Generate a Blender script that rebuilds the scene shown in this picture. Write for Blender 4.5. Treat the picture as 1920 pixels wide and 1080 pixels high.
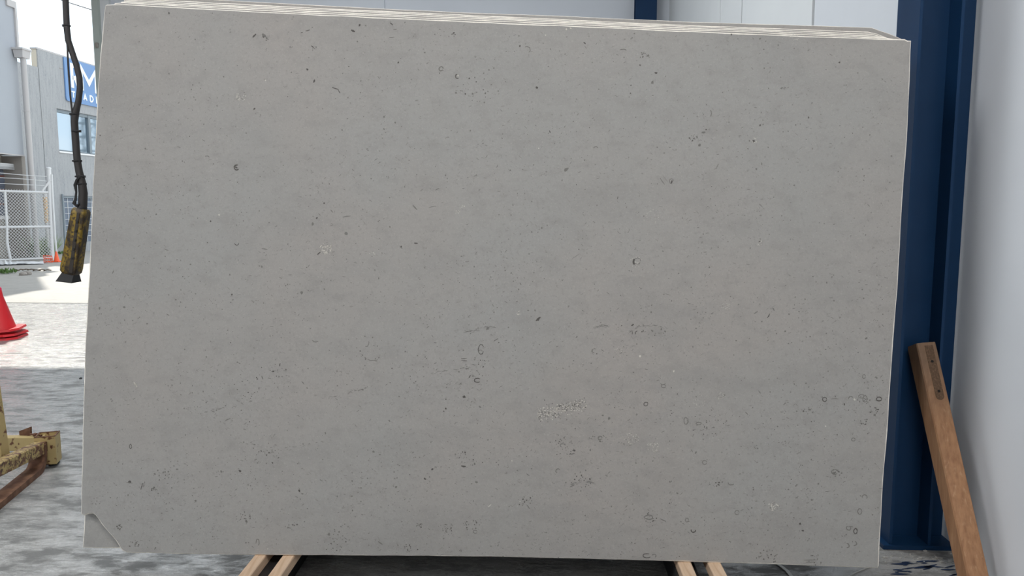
import bpy, bmesh, math, random
from mathutils import Vector, Matrix
import numpy as np

random.seed(7)
for o in list(bpy.data.objects):
    bpy.data.objects.remove(o, do_unlink=True)
SC = bpy.context.scene
COL = SC.collection

# ------------------------------------------------------------------ camera, sky, sun, exposure
F = 1400.0                                   # focal length in pixels of a 1920 x 1080 frame
CAM_H = 1.55
PITCH = math.atan(155.0 / F)
cam_data = bpy.data.cameras.new('camera')
cam_data.sensor_width = 36.0
cam_data.lens = F / 1920.0 * 36.0
cam_data.clip_start = 0.05
cam_data.clip_end = 500
cam = bpy.data.objects.new('camera', cam_data)
COL.objects.link(cam)
cam.location = (0, 0, CAM_H)
cam.rotation_euler = (math.radians(90) - PITCH, 0, 0)
SC.camera = cam

world = bpy.data.worlds.new('sky')
SC.world = world
world.use_nodes = True
wn = world.node_tree
wn.nodes.clear()
w_out = wn.nodes.new('ShaderNodeOutputWorld')
w_bg = wn.nodes.new('ShaderNodeBackground')
w_tc = wn.nodes.new('ShaderNodeTexCoord')
w_map = wn.nodes.new('ShaderNodeMapping')
w_map.inputs['Scale'].default_value = (1, 1, 3.0)
w_noise = wn.nodes.new('ShaderNodeTexNoise')
w_noise.inputs['Scale'].default_value = 2.2
w_noise.inputs['Detail'].default_value = 6
w_ramp = wn.nodes.new('ShaderNodeValToRGB')
w_ramp.color_ramp.elements[0].position = 0.36
w_ramp.color_ramp.elements[0].color = (0.62, 0.83, 1.0, 1)
w_ramp.color_ramp.elements[1].position = 0.56
w_ramp.color_ramp.elements[1].color = (1.0, 1.0, 1.0, 1)
wn.links.new(w_tc.outputs['Generated'], w_map.inputs['Vector'])
wn.links.new(w_map.outputs['Vector'], w_noise.inputs['Vector'])
wn.links.new(w_noise.outputs['Fac'], w_ramp.inputs['Fac'])
wn.links.new(w_ramp.outputs['Color'], w_bg.inputs['Color'])
wn.links.new(w_bg.outputs['Background'], w_out.inputs['Surface'])
w_bg.inputs['Strength'].default_value = 1.7

SUN_ELEV = math.radians(49)
sun_data = bpy.data.lights.new('sun', 'SUN')
sun_data.energy = 5.8
sun_data.color = (1.0, 0.95, 0.86)
sun_data.angle = math.radians(0.8)
sun = bpy.data.objects.new('sun', sun_data)
COL.objects.link(sun)
sun_from = Vector((-0.57 * math.cos(SUN_ELEV), 0.82 * math.cos(SUN_ELEV), math.sin(SUN_ELEV)))
sun.rotation_euler = sun_from.to_track_quat('Z', 'Y').to_euler()
sun.location = (-20, 30, 30)

# daylight panels of the hall, well above the frame: one high on the left side, one over the camera, one over the far half
HALL_LAMPS = [(-6.2, -1.6, 6.1, 3.0, 1.8, 330, (0.97, 0.985, 1.0), 50), (0.5, -1.5, 6.3, 2.6, 1.6, 215, (1.0, 0.945, 0.875), 0),
              (-2.6, 6.2, 6.5, 4.0, 2.4, 330, (0.92, 0.97, 1.0), 0)]
for (lx, ly, lz, l1, l2, le, lc, tilt) in HALL_LAMPS:
    ld = bpy.data.lights.new('roof_light', 'AREA')
    ld.shape = 'RECTANGLE'
    ld.size = l1
    ld.size_y = l2
    ld.energy = le
    ld.color = lc
    lo = bpy.data.objects.new('roof_light', ld)
    COL.objects.link(lo)
    lo.location = (lx, ly, lz)
    lo.rotation_euler = (0, -math.radians(tilt), 0)

SC.view_settings.view_transform = 'Standard'
SC.view_settings.look = 'None'
SC.view_settings.gamma = 1.0
SC.view_settings.use_curve_mapping = False
SC.view_settings.exposure = 0.0

# ------------------------------------------------------------------ helpers
RIGHT = Vector((1, 0, 0))
FWD = Vector((0, math.cos(PITCH), -math.sin(PITCH)))
UP = Vector((0, math.sin(PITCH), math.cos(PITCH)))
EYE = Vector((0, 0, CAM_H))


def ray(px, py):
    return (FWD + RIGHT * ((px - 960.0) / F) + UP * ((540.0 - py) / F))


def at_y(px, py, Y):
    d = ray(px, py)
    return EYE + d * (Y / d.y)


def at_z(px, py, Z=0.0):
    d = ray(px, py)
    return EYE + d * ((Z - CAM_H) / d.z)


def at_plane(px, py, p0, n):
    d = ray(px, py)
    return EYE + d * ((p0 - EYE).dot(n) / d.dot(n))


class MB:
    """collects polygons; build() links them as ONE mesh object"""
    def __init__(self):
        self.v, self.f, self.m = [], [], []

    def add(self, verts, faces, mi=0):
        b = len(self.v)
        self.v += [Vector(p) for p in verts]
        for fc in faces:
            self.f.append([b + i for i in fc])
            self.m.append(mi)
        return self

    def hexa(self, p, mi=0):
        # p: 4 bottom (ccw from above), 4 top
        return self.add(p, [(0, 3, 2, 1), (4, 5, 6, 7), (0, 1, 5, 4), (1, 2, 6, 5), (2, 3, 7, 6), (3, 0, 4, 7)], mi)

    def box(self, c, ax, ay, az, mi=0):
        c = Vector(c); ax = Vector(ax); ay = Vector(ay); az = Vector(az)
        return self.hexa([c - ax - ay - az, c + ax - ay - az, c + ax + ay - az, c - ax + ay - az,
                          c - ax - ay + az, c + ax - ay + az, c + ax + ay + az, c - ax + ay + az], mi)

    def cbox(self, c, ax, ay, az, ch=0.004, mi=0):
        """box with chamfered edges"""
        c = Vector(c); A = [Vector(ax), Vector(ay), Vector(az)]
        bm = bmesh.new()
        bmesh.ops.create_cube(bm, size=2)
        L = [a.length for a in A]
        D = [a.normalized() for a in A]
        for v in bm.verts:
            v.co = Vector((v.co.x * L[0], v.co.y * L[1], v.co.z * L[2]))
        bmesh.ops.bevel(bm, geom=list(bm.edges), offset=ch, segments=1, affect='EDGES', profile=0.5)
        bm.verts.index_update()
        vs = [c + D[0] * v.co.x + D[1] * v.co.y + D[2] * v.co.z for v in bm.verts]
        fs = [[v.index for v in f.verts] for f in bm.faces]
        bm.free()
        return self.add(vs, fs, mi)

    def tube(self, path, r, n=8, mi=0, cap=True):
        path = [Vector(p) for p in path]
        rs = r if isinstance(r, (list, tuple)) else [r] * len(path)
        rings = []
        prev = None
        for i, p in enumerate(path):
            t = (path[min(i + 1, len(path) - 1)] - path[max(i - 1, 0)]).normalized()
            if prev is None:
                a = Vector((0, 0, 1)) if abs(t.z) < 0.9 else Vector((1, 0, 0))
                x = t.cross(a).normalized()
            else:
                x = (prev - t * prev.dot(t)).normalized()
            prev = x
            y = t.cross(x)
            rings.append([p + x * (rs[i] * math.cos(2 * math.pi * k / n)) + y * (rs[i] * math.sin(2 * math.pi * k / n)) for k in range(n)])
        vs = [q for rg in rings for q in rg]
        fs = []
        for i in range(len(path) - 1):
            for k in range(n):
                a = i * n + k; b = i * n + (k + 1) % n
                fs.append((a, b, b + n, a + n))
        if cap:
            fs.append(tuple(range(n - 1, -1, -1)))
            fs.append(tuple((len(path) - 1) * n + k for k in range(n)))
        return self.add(vs, fs, mi)

    def prism(self, poly, back, mi=0, mi_side=None):
        """poly: world points of the front outline; back: vector to the rear outline"""
        n = len(poly)
        back = Vector(back)
        vs = [Vector(p) for p in poly] + [Vector(p) + back for p in poly]
        self.add(vs, [tuple(range(n)), tuple(range(2 * n - 1, n - 1, -1))], mi)
        b = len(self.v) - 2 * n
        for i in range(n):
            j = (i + 1) % n
            self.f.append([b + i, b + n + i, b + n + j, b + j])
            self.m.append(mi if mi_side is None else mi_side)
        return self

    def lathe(self, c, prof, n=24, mi=0, axis=Vector((0, 0, 1))):
        c = Vector(c)
        z = Vector(axis).normalized()
        a = Vector((1, 0, 0)) if abs(z.x) < 0.9 else Vector((0, 1, 0))
        x = (a - z * a.dot(z)).normalized(); y = z.cross(x)
        vs = []
        for (r, h) in prof:
            for k in range(n):
                t = 2 * math.pi * k / n
                vs.append(c + z * h + x * (r * math.cos(t)) + y * (r * math.sin(t)))
        fs = []
        for i in range(len(prof) - 1):
            for k in range(n):
                fs.append((i * n + k, i * n + (k + 1) % n, (i + 1) * n + (k + 1) % n, (i + 1) * n + k))
        fs.append(tuple(range(n - 1, -1, -1)))
        fs.append(tuple((len(prof) - 1) * n + k for k in range(n)))
        return self.add(vs, fs, mi)

    def build(self, name, mats, parent=None, org=(0, 0, 0), smooth=False, recalc=True):
        org = Vector(org)
        me = bpy.data.meshes.new(name)
        me.from_pydata([p - org for p in self.v], [], self.f)
        mats = mats if isinstance(mats, (list, tuple)) else [mats]
        for m in mats:
            me.materials.append(m)
        me.polygons.foreach_set('material_index', self.m)
        if recalc:
            bm = bmesh.new(); bm.from_mesh(me)
            bmesh.ops.recalc_face_normals(bm, faces=bm.faces)
            bm.to_mesh(me); bm.free()
        if smooth:
            me.polygons.foreach_set('use_smooth', [True] * len(me.polygons))
            try:
                me.set_sharp_from_angle(angle=math.radians(40))
            except Exception:
                pass
        me.update()
        o = bpy.data.objects.new(name, me)
        COL.objects.link(o)
        if parent is None:
            o.location = org
        else:
            o.parent = parent
        return o


def tag(o, label=None, cat=None, group=None, kind=None):
    if label: o['label'] = label
    if cat: o['category'] = cat
    if group: o['group'] = group
    if kind: o['kind'] = kind
    return o


def empty(name, loc, label=None, cat=None, group=None, kind=None):
    o = bpy.data.objects.new(name, None)
    COL.objects.link(o)
    o.location = loc
    o.empty_display_size = 0.1
    return tag(o, label, cat, group, kind)


def mat(name, c, rough=0.7, metal=0.0, noise=None, bump=None, spec=0.5):
    """noise: list of (scale, detail, low, high, colour, stretch); bump: (scale, strength, distance, stretch)"""
    m = bpy.data.materials.new(name)
    m.use_nodes = True
    nt = m.node_tree
    b = nt.nodes['Principled BSDF']
    b.inputs['Roughness'].default_value = rough
    b.inputs['Metallic'].default_value = metal
    b.inputs['Specular IOR Level'].default_value = spec
    b.inputs['Base Color'].default_value = (*c, 1)
    tc = None
    prev = None
    if noise or bump:
        tc = nt.nodes.new('ShaderNodeTexCoord')
    if noise:
        rgb = nt.nodes.new('ShaderNodeRGB')
        rgb.outputs[0].default_value = (*c, 1)
        prev = rgb.outputs[0]
        for (sc, det, lo, hi, col, st) in noise:
            mp = nt.nodes.new('ShaderNodeMapping')
            mp.inputs['Scale'].default_value = st
            nz = nt.nodes.new('ShaderNodeTexNoise')
            nz.inputs['Scale'].default_value = sc
            nz.inputs['Detail'].default_value = det
            rp = nt.nodes.new('ShaderNodeMapRange')
            rp.inputs['From Min'].default_value = lo
            rp.inputs['From Max'].default_value = hi
            mx = nt.nodes.new('ShaderNodeMix')
            mx.data_type = 'RGBA'
            nt.links.new(tc.outputs['Object'], mp.inputs['Vector'])
            nt.links.new(mp.outputs['Vector'], nz.inputs['Vector'])
            nt.links.new(nz.outputs['Fac'], rp.inputs['Value'])
            nt.links.new(rp.outputs['Result'], mx.inputs[0])
            nt.links.new(prev, mx.inputs[6])
            mx.inputs[7].default_value = (*col, 1)
            prev = mx.outputs[2]
        nt.links.new(prev, b.inputs['Base Color'])
    if bump:
        sc, stg, dist, st = bump
        mp = nt.nodes.new('ShaderNodeMapping')
        mp.inputs['Scale'].default_value = st
        nz = nt.nodes.new('ShaderNodeTexNoise')
        nz.inputs['Scale'].default_value = sc
        nz.inputs['Detail'].default_value = 8
        bp = nt.nodes.new('ShaderNodeBump')
        bp.inputs['Strength'].default_value = stg
        bp.inputs['Distance'].default_value = dist
        nt.links.new(tc.outputs['Object'], mp.inputs['Vector'])
        nt.links.new(mp.outputs['Vector'], nz.inputs['Vector'])
        nt.links.new(nz.outputs['Fac'], bp.inputs['Height'])
        nt.links.new(bp.outputs['Normal'], b.inputs['Normal'])
    return m


I1 = (1, 1, 1)
M = {}
M['wall_paint'] = mat('wall_paint', (0.72, 0.745, 0.78), 0.55, noise=[(1.3, 4, 0.35, 0.75, (0.67, 0.695, 0.73), I1)], bump=(14, 0.12, 0.004, I1))
M['panel_paint'] = mat('panel_paint', (0.76, 0.78, 0.785), 0.6, noise=[(1.0, 4, 0.4, 0.8, (0.71, 0.73, 0.74), I1)], bump=(20, 0.08, 0.003, I1))
M['back_paint'] = mat('back_wall_paint', (0.61, 0.635, 0.68), 0.6, noise=[(0.8, 3, 0.4, 0.75, (0.57, 0.595, 0.64), I1)])
M['joint'] = mat('joint_sealant', (0.30, 0.31, 0.33), 0.8)
M['blue_steel'] = mat('blue_steel', (0.007, 0.032, 0.086), 0.42, noise=[(3, 4, 0.45, 0.75, (0.005, 0.026, 0.072), I1)], spec=0.2)
M['black_steel'] = mat('black_steel', (0.02, 0.02, 0.022), 0.5)
M['grey_steel'] = mat('grey_steel', (0.42, 0.46, 0.43), 0.5)
M['galv'] = mat('galvanised_steel', (0.68, 0.69, 0.70), 0.45, metal=0.0)
M['roof'] = mat('roof_sheet', (0.16, 0.165, 0.175), 0.6)
M['pine'] = mat('pine', (0.66, 0.49, 0.35), 0.7, noise=[(6, 5, 0.4, 0.75, (0.50, 0.33, 0.21), (14, 1, 14)), (3, 3, 0.55, 0.8, (0.62, 0.48, 0.36), (5, 1, 5))], bump=(40, 0.15, 0.002, (10, 1, 10)))
M['old_timber'] = mat('old_timber', (0.36, 0.19, 0.095), 0.7, noise=[(5, 6, 0.35, 0.72, (0.24, 0.115, 0.055), (12, 12, 1.0)), (9, 4, 0.56, 0.75, (0.42, 0.25, 0.14), (8, 8, 1))], bump=(40, 0.2, 0.002, (10, 10, 1)))
M['timber_stain'] = mat('timber_stain', (0.085, 0.045, 0.022), 0.75, noise=[(160, 4, 0.45, 0.7, (0.15, 0.09, 0.05), I1)])
M['hole'] = mat('dark_hole', (0.008, 0.006, 0.005), 0.9)
M['raw_edge'] = mat('raw_stone_edge', (0.82, 0.78, 0.71), 0.85, noise=[(35, 5, 0.4, 0.7, (0.64, 0.60, 0.54), (1, 1, 1))])
M['mark_dark'] = mat('fossil_dark', (0.085, 0.080, 0.074), 0.85)
M['mark_mid'] = mat('fossil_mid', (0.165, 0.160, 0.150), 0.85)
M['mark_soft'] = mat('fossil_soft', (0.222, 0.216, 0.205), 0.85)
M['mark_pale'] = mat('fossil_pale', (0.50, 0.475, 0.43), 0.85)
M['cone_red'] = mat('cone_red', (0.62, 0.012, 0.02), 0.4)
M['cone_orange'] = mat('cone_orange', (0.85, 0.12, 0.04), 0.5)
M['cone_top'] = mat('cone_top', (0.72, 0.02, 0.10), 0.4)
M['rust_yellow'] = mat('rusty_yellow_paint', (0.42, 0.31, 0.12), 0.6, noise=[(22, 9, 0.45, 0.58, (0.13, 0.052, 0.024), (1, 1, 1.6)), (70, 4, 0.55, 0.62, (0.055, 0.024, 0.012), I1)], bump=(60, 0.3, 0.002, I1))
M['yellow_paint'] = mat('worn_yellow_paint', (0.44, 0.335, 0.15), 0.6, noise=[(22, 8, 0.60, 0.66, (0.12, 0.045, 0.018), I1)])
M['rust'] = mat('rust', (0.105, 0.045, 0.024), 0.75, noise=[(20, 6, 0.45, 0.65, (0.20, 0.10, 0.055), I1)], bump=(70, 0.4, 0.002, I1))
M['rubber'] = mat('black_rubber', (0.018, 0.018, 0.02), 0.7)
M['cable'] = mat('black_cable', (0.030, 0.027, 0.027), 0.6)
M['pendant_yellow'] = mat('grimy_yellow', (0.25, 0.165, 0.014), 0.5, noise=[(28, 8, 0.40, 0.56, (0.022, 0.014, 0.008), (1, 1, 0.45)), (90, 3, 0.5, 0.6, (0.05, 0.03, 0.01), I1)], bump=(60, 0.3, 0.002, I1))
M['pendant_dark'] = mat('pendant_strip', (0.028, 0.022, 0.017), 0.6)
M['render_grey'] = mat('grey_render', (0.36, 0.37, 0.38), 0.85, noise=[(5, 6, 0.4, 0.7, (0.27, 0.285, 0.30), (3, 3, 0.35)), (40, 3, 0.45, 0.65, (0.41, 0.42, 0.43), (4, 4, 0.4))], bump=(30, 0.3, 0.01, (4, 4, 0.5)))
M['lit_render'] = mat('lit_render', (0.58, 0.54, 0.45), 0.85)
M['white_wall'] = mat('pale_wall', (0.37, 0.395, 0.43), 0.7, noise=[(0.6, 3, 0.4, 0.7, (0.34, 0.36, 0.40), I1)])
M['capping'] = mat('capping', (0.46, 0.445, 0.44), 0.5)
M['taupe'] = mat('taupe_wall', (0.30, 0.275, 0.25), 0.85)
M['beige'] = mat('beige_wall', (0.46, 0.43, 0.38), 0.85)
M['sign_blue'] = mat('sign_blue', (0.15, 0.28, 0.52), 0.45)
M['sign_white'] = mat('sign_white', (0.88, 0.93, 0.97), 0.5)
M['alu'] = mat('window_frame', (0.20, 0.24, 0.27), 0.4)
M['glass'] = mat('mirror_glass', (0.40, 0.50, 0.58), 0.04, metal=0.9)
M['grille_glass'] = mat('dim_glass', (0.13, 0.165, 0.22), 0.25)
M['brick'] = mat('brick_red', (0.22, 0.10, 0.08), 0.8)
M['slate'] = mat('shutter_slate', (0.15, 0.17, 0.22), 0.6)
M['white_paint'] = mat('white_paint', (0.80, 0.80, 0.80), 0.5)
M['plastic_sheet'] = mat('plastic_sheet', (0.72, 0.74, 0.76), 0.4)
M['weed'] = mat('weed_green', (0.09, 0.17, 0.04), 0.8)
M['weed_pale'] = mat('weed_pale', (0.30, 0.38, 0.22), 0.8)
M['safety_orange'] = mat('post_orange', (0.80, 0.50, 0.22), 0.6, noise=[(20, 3, 0.45, 0.6, (0.85, 0.75, 0.60), I1)])
M['bark'] = mat('bark', (0.12, 0.09, 0.06), 0.9)
M['leaf'] = mat('leaf', (0.06, 0.11, 0.025), 0.8)
M['navy_paint'] = mat('navy_paint', (0.012, 0.025, 0.06), 0.5)
M['chip'] = mat('stone_chip', (0.38, 0.37, 0.35), 0.8)
M['strap'] = mat('steel_strap', (0.42, 0.42, 0.40), 0.4, metal=0.3)


def limestone():
    m = bpy.data.materials.new('limestone')
    m.use_nodes = True
    nt = m.node_tree
    b = nt.nodes['Principled BSDF']
    b.inputs['Roughness'].default_value = 0.62
    b.inputs['Specular IOR Level'].default_value = 0.3
    tc = nt.nodes.new('ShaderNodeTexCoord')

    def noise(scale, det, st=(1, 1, 1), rough=0.55):
        mp = nt.nodes.new('ShaderNodeMapping'); mp.inputs['Scale'].default_value = st
        mp.inputs['Rotation'].default_value = (0, math.radians(14), 0)
        nz = nt.nodes.new('ShaderNodeTexNoise'); nz.inputs['Scale'].default_value = scale
        nz.inputs['Detail'].default_value = det; nz.inputs['Roughness'].default_value = rough
        nt.links.new(tc.outputs['Object'], mp.inputs['Vector']); nt.links.new(mp.outputs['Vector'], nz.inputs['Vector'])
        return nz.outputs['Fac']

    def mixc(prev, fac, lo, hi, col, amt=1.0):
        rp = nt.nodes.new('ShaderNodeMapRange')
        rp.inputs['From Min'].default_value = lo; rp.inputs['From Max'].default_value = hi
        rp.inputs['To Max'].default_value = amt
        nt.links.new(fac, rp.inputs['Value'])
        mx = nt.nodes.new('ShaderNodeMix'); mx.data_type = 'RGBA'
        nt.links.new(rp.outputs['Result'], mx.inputs[0])
        nt.links.new(prev, mx.inputs[6]); mx.inputs[7].default_value = (*col, 1)
        return mx.outputs[2]
    rgb = nt.nodes.new('ShaderNodeRGB'); rgb.outputs[0].default_value = (0.296, 0.293, 0.283, 1)
    c = rgb.outputs[0]
    c = mixc(c, noise(1.1, 3), 0.40, 0.65, (0.313, 0.294, 0.277), 0.9)            # warm and cool clouds
    c = mixc(c, noise(2.6, 5, (1, 1, 2.6)), 0.50, 0.80, (0.256, 0.250, 0.242), 0.75)     # faint bedding bands
    c = mixc(c, noise(12, 6, (1, 1, 1.6)), 0.50, 0.85, (0.232, 0.226, 0.216), 0.7)   # mottling
    c = mixc(c, noise(75, 4), 0.55, 0.80, (0.192, 0.188, 0.178), 0.65)               # grains
    c = mixc(c, noise(150, 3), 0.55, 0.80, (0.44, 0.42, 0.39), 0.5)                # pale grains
    c = mixc(c, noise(170, 2), 0.62, 0.74, (0.185, 0.18, 0.17), 0.55)               # fine dark specks
    nt.links.new(c, b.inputs['Base Color'])
    bp = nt.nodes.new('ShaderNodeBump'); bp.inputs['Strength'].default_value = 0.25; bp.inputs['Distance'].default_value = 0.001
    nt.links.new(noise(160, 4), bp.inputs['Height'])
    nt.links.new(bp.outputs['Normal'], b.inputs['Normal'])
    return m, nt, c, tc


M['limestone'] = limestone()[0]


def concrete(name, base, dark, glossy):
    """trowelled concrete: streaked colour, uneven gloss and shallow relief"""
    m = bpy.data.materials.new(name)
    m.use_nodes = True
    nt = m.node_tree
    b = nt.nodes['Principled BSDF']
    tc = nt.nodes.new('ShaderNodeTexCoord')

    def noise(scale, det, st, rot, rough=0.6):
        mp = nt.nodes.new('ShaderNodeMapping'); mp.inputs['Scale'].default_value = st
        mp.inputs['Rotation'].default_value = (0, 0, rot)
        nz = nt.nodes.new('ShaderNodeTexNoise'); nz.inputs['Scale'].default_value = scale
        nz.inputs['Detail'].default_value = det; nz.inputs['Roughness'].default_value = rough
        nt.links.new(tc.outputs['Object'], mp.inputs['Vector']); nt.links.new(mp.outputs['Vector'], nz.inputs['Vector'])
        return nz.outputs['Fac']

    def rng(f, a, bb, lo, hi):
        rp = nt.nodes.new('ShaderNodeMapRange')
        rp.inputs['From Min'].default_value = a; rp.inputs['From Max'].default_value = bb
        rp.inputs['To Min'].default_value = lo; rp.inputs['To Max'].default_value = hi
        nt.links.new(f, rp.inputs['Value'])
        return rp.outputs['Result']
    n1 = noise(2.2, 10, (1, 2.4, 1), 0.5, 0.7)
    n2 = noise(9, 8, (1, 2.6, 1), -0.3, 0.65)
    mx = nt.nodes.new('ShaderNodeMix'); mx.data_type = 'RGBA'
    nt.links.new(rng(n1, 0.35, 0.65, 0, 1), mx.inputs[0])
    mx.inputs[6].default_value = (*base, 1); mx.inputs[7].default_value = (*dark, 1)
    mx2 = nt.nodes.new('ShaderNodeMix'); mx2.data_type = 'RGBA'
    nt.links.new(rng(n2, 0.48, 0.72, 0, 0.7), mx2.inputs[0])
    nt.links.new(mx.outputs[2], mx2.inputs[6])
    mx2.inputs[7].default_value = (dark[0] * 0.8, dark[1] * 0.8, dark[2] * 0.8, 1)
    nt.links.new(mx2.outputs[2], b.inputs['Base Color'])
    if glossy:
        n3 = noise(4.2, 13, (1, 2.3, 1), 0.42, 0.72)          # worn and polished patches
        nt.links.new(rng(n3, 0.44, 0.58, 0.42, 0.06), b.inputs['Roughness'])
        nt.links.new(rng(n3, 0.45, 0.58, 0.03, 1.0), b.inputs['Specular IOR Level'])
        b.inputs['IOR'].default_value = 2.0
        mx3 = nt.nodes.new('ShaderNodeMix'); mx3.data_type = 'RGBA'
        nt.links.new(rng(n3, 0.41, 0.55, 0.85, 0.0), mx3.inputs[0])
        nt.links.new(mx2.outputs[2], mx3.inputs[6])
        mx3.inputs[7].default_value = (0.155, 0.155, 0.153, 1)
        nt.links.new(mx3.outputs[2], b.inputs['Base Color'])
        bp = nt.nodes.new('ShaderNodeBump'); bp.inputs['Strength'].default_value = 0.8; bp.inputs['Distance'].default_value = 0.012
        nt.links.new(noise(8, 10, (1, 2.2, 1), 0.35, 0.7), bp.inputs['Height'])
        nt.links.new(bp.outputs['Normal'], b.inputs['Normal'])
    else:
        b.inputs['Roughness'].default_value = 0.8
    return m


M['floor'] = concrete('trowelled_concrete', (0.42, 0.415, 0.40), (0.31, 0.308, 0.30), True)
M['yard'] = concrete('yard_concrete', (0.40, 0.385, 0.36), (0.335, 0.325, 0.305), False)

# the top of the old post is weathered darker along its length
def weather(m, lo, hi, col, amt):
    nt = m.node_tree; b = nt.nodes['Principled BSDF']
    src = b.inputs['Base Color'].links[0].from_socket
    tc = nt.nodes.new('ShaderNodeTexCoord'); sx = nt.nodes.new('ShaderNodeSeparateXYZ')
    rp = nt.nodes.new('ShaderNodeMapRange'); mx = nt.nodes.new('ShaderNodeMix'); mx.data_type = 'RGBA'
    rp.inputs['From Min'].default_value = lo; rp.inputs['From Max'].default_value = hi; rp.inputs['To Max'].default_value = amt
    nt.links.new(tc.outputs['Object'], sx.inputs[0]); nt.links.new(sx.outputs['Z'], rp.inputs['Value'])
    nt.links.new(rp.outputs['Result'], mx.inputs[0]); nt.links.new(src, mx.inputs[6])
    mx.inputs[7].default_value = (*col, 1)
    nt.links.new(mx.outputs[2], b.inputs['Base Color'])


weather(M['old_timber'], 0.62, 0.88, (0.13, 0.085, 0.055), 0.75)

# ------------------------------------------------------------------ the hall (own frame: r to the right, f ahead)
YAW = math.atan((1017 - 960) / F)
HR = Vector((math.cos(YAW), -math.sin(YAW), 0))
HF = Vector((math.sin(YAW), math.cos(YAW), 0))
Z1 = Vector((0, 0, 1))


def H(r, f, z):
    return HR * r + HF * f + Z1 * z


corner = at_z(1790, 1030)
R_WALL = corner.dot(HR)
pc = at_plane(1255, 15, HR * R_WALL, HR)
F_BACK = pc.dot(HF)


def on_right(px, py):
    p = at_plane(px, py, HR * R_WALL, HR)
    return p.dot(HF)


def on_back(px, py):
    p = at_plane(px, py, HF * F_BACK, HF)
    return p.dot(HR)


R_JAMB = on_back(179, 0)
R_LEFT, F_FRONT, ROOF_Z = -13.0, -4.5, 7.6
HEADER_Z = 7.15
print('R_WALL', R_WALL, 'F_BACK', F_BACK, 'R_JAMB', R_JAMB)


def hbox(r0, r1, f0, f1, z0, z1, mb=None):
    mb = mb or MB()
    mb.hexa([H(r0, f0, z0), H(r1, f0, z0), H(r1, f1, z0), H(r0, f1, z0), H(r0, f0, z1), H(r1, f0, z1), H(r1, f1, z1), H(r0, f1, z1)])
    return mb


# floor: pours separated by narrow joints over a base
f_j = [F_FRONT, 0.4, at_z(80, 663).dot(HF), at_z(80, 616).dot(HF), F_BACK - 0.10]
r_j = [R_LEFT, -4.3, R_WALL]
floor = hbox(R_LEFT - 0.2, R_WALL + 0.2, F_FRONT, F_BACK, -0.30, -0.02).build('floor', M['joint'])
tag(floor, kind='structure')
for i in range(4):
    mb = MB()
    g = 0.004
    hbox(R_LEFT, R_WALL, f_j[i] + g, f_j[i + 1] - g, -0.05, 0.0, mb)
    mb.build('floor_panel', M['floor'], floor)
sill = hbox(R_LEFT, R_JAMB + 0.3, F_BACK - 0.09, F_BACK + 0.45, -0.05, 0.004).build('door_threshold', M['yard'])
tag(sill, kind='structure'); sill.name = 'trim_1'

# right wall: precast panels with recessed joints
wr = hbox(R_WALL + 0.02, R_WALL + 0.2, F_FRONT, F_BACK + 0.2, 0, ROOF_Z).build('wall_right', M['joint'])
tag(wr, kind='structure')
f_col = corner.dot(HF)
joints = [(on_right(1525, 20), 0.05), (on_right(1391, 20), 0.035), (on_right(1350.5, 20), 0.03)]
edges = [F_FRONT] + [j[0] for j in joints] + [F_BACK]
gaps = [0] + [j[1] for j in joints] + [0]
for i in range(len(edges) - 1):
    hbox(R_WALL, R_WALL + 0.03, edges[i] + gaps[i] / 2, edges[i + 1] - gaps[i + 1] / 2, 0, ROOF_Z).build('wall_panel', M['wall_paint'] if i == 0 else M['panel_paint'], wr)

# back wall right of the roller door opening
wb = MB()
j1 = on_back(723.5, 15)
hbox(R_JAMB + 0.24, j1 - 0.02, F_BACK, F_BACK + 0.2, 0, ROOF_Z, wb)
hbox(j1 + 0.02, R_WALL + 0.1, F_BACK, F_BACK + 0.2, 0, ROOF_Z, wb)
hbox(j1 - 0.02, j1 + 0.02, F_BACK + 0.02, F_BACK + 0.2, 0, ROOF_Z, wb)
hbox(R_LEFT, R_JAMB + 0.24, F_BACK, F_BACK + 0.2, HEADER_Z, ROOF_Z, wb)
tag(wb.build('wall_back', M['back_paint']), kind='structure')
tag(hbox(R_LEFT - 0.2, R_WALL + 0.2, F_FRONT - 0.2, F_FRONT, 0, ROOF_Z).build('wall_front', M['wall_paint']), kind='structure')
tag(hbox(R_LEFT - 0.2, R_LEFT, F_FRONT, F_BACK, 0, ROOF_Z).build('wall_left', M['wall_paint']), kind='structure')
tag(hbox(R_LEFT - 0.2, R_WALL + 0.2, F_FRONT, F_BACK + 0.25, ROOF_Z, ROOF_Z + 0.15).build('ceiling', M['roof']), kind='structure')

# steel jamb of the door opening
jm = empty('door_jamb', H(R_JAMB + 0.12, F_BACK, 0), 'grey steel jamb post at the edge of the open doorway beyond the slab', 'door jamb', kind='structure')
org = jm.location
hbox(R_JAMB, R_JAMB + 0.10, F_BACK - 0.12, F_BACK, 0, HEADER_Z).build('jamb_flange', M['grey_steel'], jm, org)
hbox(R_JAMB + 0.10, R_JAMB + 0.24, F_BACK - 0.06, F_BACK, 0, HEADER_Z).build('jamb_web', M['galv'], jm, org)
pb = at_plane(183, 85, HF * (F_BACK - 0.12), HF)
MB().cbox(pb - HF * 0.02, HR * 0.02, HF * 0.02, Z1 * 0.035, 0.006).build('latch_bracket', M['taupe'], jm, org)
jm.name = 'door_1'; jm['label'] = None
del jm['label']; del jm['category']

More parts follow.
